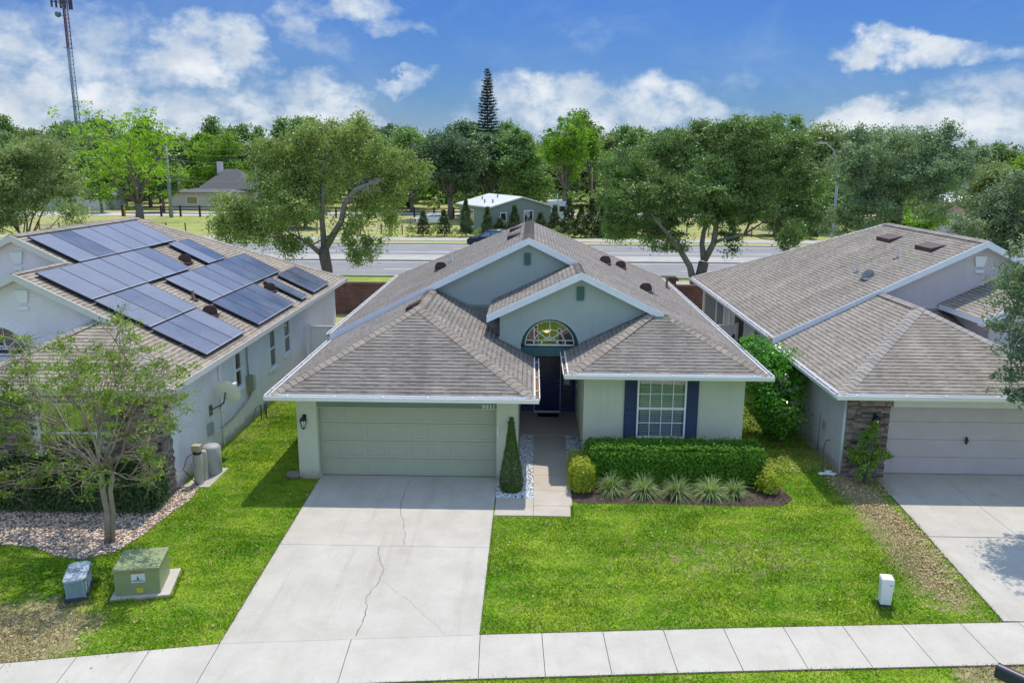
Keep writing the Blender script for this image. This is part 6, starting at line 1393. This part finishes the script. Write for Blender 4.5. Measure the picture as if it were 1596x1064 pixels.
# communication tower
Xt = onY(121, 200, 170).x; t = thing('communication_tower', 'tall slim lattice communication tower, red above and blue grey below', 'tower', (Xt, 170, 0)); mr = mat('tower red paint', (.17, .03, .055), .6); mg = mat('tower grey paint', (.12, .19, .27), .6)
zc = onY(108, 75, 170).z; Ht = 46
def legs(z0, z1, m, nm):
    b = MB(); f = lambda z: .62-.10*z/Ht; L3 = [(math.cos(a), math.sin(a)) for a in (.4, 2.5, 4.6)]
    for c, s in L3: b.tube((c*f(z0), s*f(z0), z0), (c*f(z1), s*f(z1), z1), .085, n=6)
    z = z0
    while z < z1-.3:
        zn = min(z+.8, z1)
        for i in range(3):
            c, s = L3[i]; c2, s2 = L3[(i+1) % 3]; b.tube((c*f(z), s*f(z), z), (c2*f(zn), s2*f(zn), zn), .035, n=4, cap=False); b.tube((c*f(z), s*f(z), z), (c2*f(z), s2*f(z), z), .03, n=4, cap=False)
        z = zn
    b.tube((0, 0, z0), (0, 0, z1), .10, n=6); return b.build(nm, m, t)
legs(0, zc, mg, 'lower_lattice'); legs(zc, Ht, mr, 'upper_lattice')
for z in (onY(108, 76, 170).z, onY(115, 167, 170).z):
    b = MB(); 
    for a in range(3): b.beam((0, 0, z), (1.2*math.cos(a*2.1+.1), 1.2*math.sin(a*2.1+.1), z+.1), .09, .09)
    b.build('bracket', mg, t)
b = MB(); b.lathe((-1.25, -.4, onY(93, 28, 170).z), [(.1, 0), (.55, .3), (.6, .9), (.2, 1.1)], 10); b.beam((-1, -.3, onY(93, 25, 170).z), (0, 0, onY(93, 25, 170).z), .1, .1); b.build('dish_antenna', mg, t)
zt = onY(100, 4, 170).z; b = MB()
for a in range(3):
    d = a*2.094+.5; c, s = math.cos(d), math.sin(d); p = Vector((c*1.3, s*1.3, zt)); q = Vector((-s, c, 0)); b.beam(p-q*1.9, p+q*1.9, .1, .1); b.beam((0, 0, zt), p, .1, .1)
    for k in range(5): e = p+q*(-1.8+.9*k); b.box(e.x-.15, e.x+.15, e.y-.12, e.y+.12, zt-1.0, zt+1.1)
b.build('antenna_ring', mat('antenna grey', (.06, .06, .10), .6), t)
# street lamps and utility poles
def lamp(name, label, X, Y, H, arm, m, ang=0.):
    t = thing(name, label, 'street lamp', (X, Y, 0), ang, 'street lamps along the road'); b = MB(); b.tube((0, 0, 0), (0, 0, H), .14, .09, 8); b.build('pole', m, t); b = MB(); b.path([(0, 0, H-.4), (-arm*.5, 0, H+.9), (-arm, 0, H+1.35)], [.06, .05, .04], 6); b.build('arm', m, t); b = MB(); b.box(-arm-.55, -arm+.1, -.14, .14, H+1.28, H+1.42); b.build('lamp_head', m, t, bevel=.03); return t
mp_ = mat('galvanised pole', (.42, .46, .50), .5, .05, 3); q = onY(397, 236, 104); lamp('street_lamp', 'galvanised street lamp with an angled arm left of the elm', q.x, 104, q.z, 1.4, mp_)
q = onY(1308, 252, 64); lamp('street_lamp', 'street lamp arm poking out of the oaks on the right', q.x, 64, q.z, 1.2, mp_, R_(10))
def pole(label, px, Y, ytop, m, r=.15, arms=()):
    q = onY(px, ytop, Y); t = thing('utility_pole', label, 'utility pole', (q.x, Y, 0), 0, None); b = MB(); b.tube((0, 0, 0), (0, 0, q.z), r, r*.75, 8); b.build('pole', m, t)
    for a in arms: b = MB(); b.beam((-1.1, 0, q.z-a), (1.1, 0, q.z-a), .12, .12); b.build('crossarm', m, t)
    return q
pw = mat('wood pole', (.24, .19, .16), .9, .2, 3); bluep = mat('blue grey pole', (.24, .29, .36), .6)
q1 = pole('blue grey steel pole in front of the cream cottage', 258, 122, 228, bluep, .28); q2 = pole('wooden utility pole beside the bright green tree', 923, 118, 262, pw, .16, (.5,)); q3 = pole('slim grey pole behind the right end of the mobile home', 869, 106, 302, mp_, .11); q4 = pole('wooden pole behind the low evergreens near the mobile home', 640, 100, 340, pw, .12)
# overhead wires between poles
b = MB()
def wire(p, q, sag, r=.028):
    n = 14; pts = []
    for i in range(n+1): u = i/n; v = Vector(p)*(1-u)+Vector(q)*u; v.z -= sag*4*u*(1-u); pts.append(v)
    b.path(pts, r, 4)
for yy in (226, 236, 247): wire(onY(160, yy+4, 122), onY(258, yy-1, 122), .3); wire(onY(258, yy-1, 122), onY(397, yy+4, 116), .5); wire(onY(397, yy+4, 116), onY(545, yy+8, 116), .7)
wire(onY(258, 278, 122), onY(397, 282, 108), .3, .05)
o = b.build('power_line', M['pipe'], None); tag(o, 'thin overhead power lines strung between the poles on the left', 'power line')
for px, lb in ((195, 'yellow marker post left of the lime tree trunk'), (265, 'yellow marker post beside the blue grey pole')):
    q = onZ(px, 337); b = MB(); b.lathe((0, 0, 0), [(.14, 0), (.13, 1.5), (.08, 1.62)], 10); b.box(-.16, .16, -.14, -.10, 1.1, 1.3); o = b.build('marker_post', mat('marker yellow', (.65, .38, .02), .6), None, loc=(q.x, q.y, 0)); tag(o, lb, 'marker post', 'yellow marker posts by the side street')
# wire fence along the field
t = thing('wire_fence', 'low wire fence with dark posts running along the field behind the far sidewalk', 'fence', (0, 97, 0)); 
for k in range(-26, 14): b = MB(); x = k*2.6+rr.uniform(-.2, .2); b.box(x-.07, x+.07, -.07, .07, 0, 1.25+rr.uniform(-.1, .15)); b.build('post', pw, t)
b = MB()
for z in (.4, .8, 1.15): b.beam((-68, 0, z), (36, 0, z), .02, .02)
b.build('wire', M['pipe'], t)
t = thing('rail_fence', 'dark three rail fence along the side street in front of the big oak', 'fence', (-15, 124, 0))
for k in range(-16, 8): b = MB(); b.box(k*3-.12, k*3+.12, -.12, .12, 0, 1.7); b.build('post', M['black'], t)
b = MB()
for z in (.5, 1.0, 1.5): b.beam((-48, 0, z), (21, 0, z), .06, .12)
b.build('rail', M['black'], t)
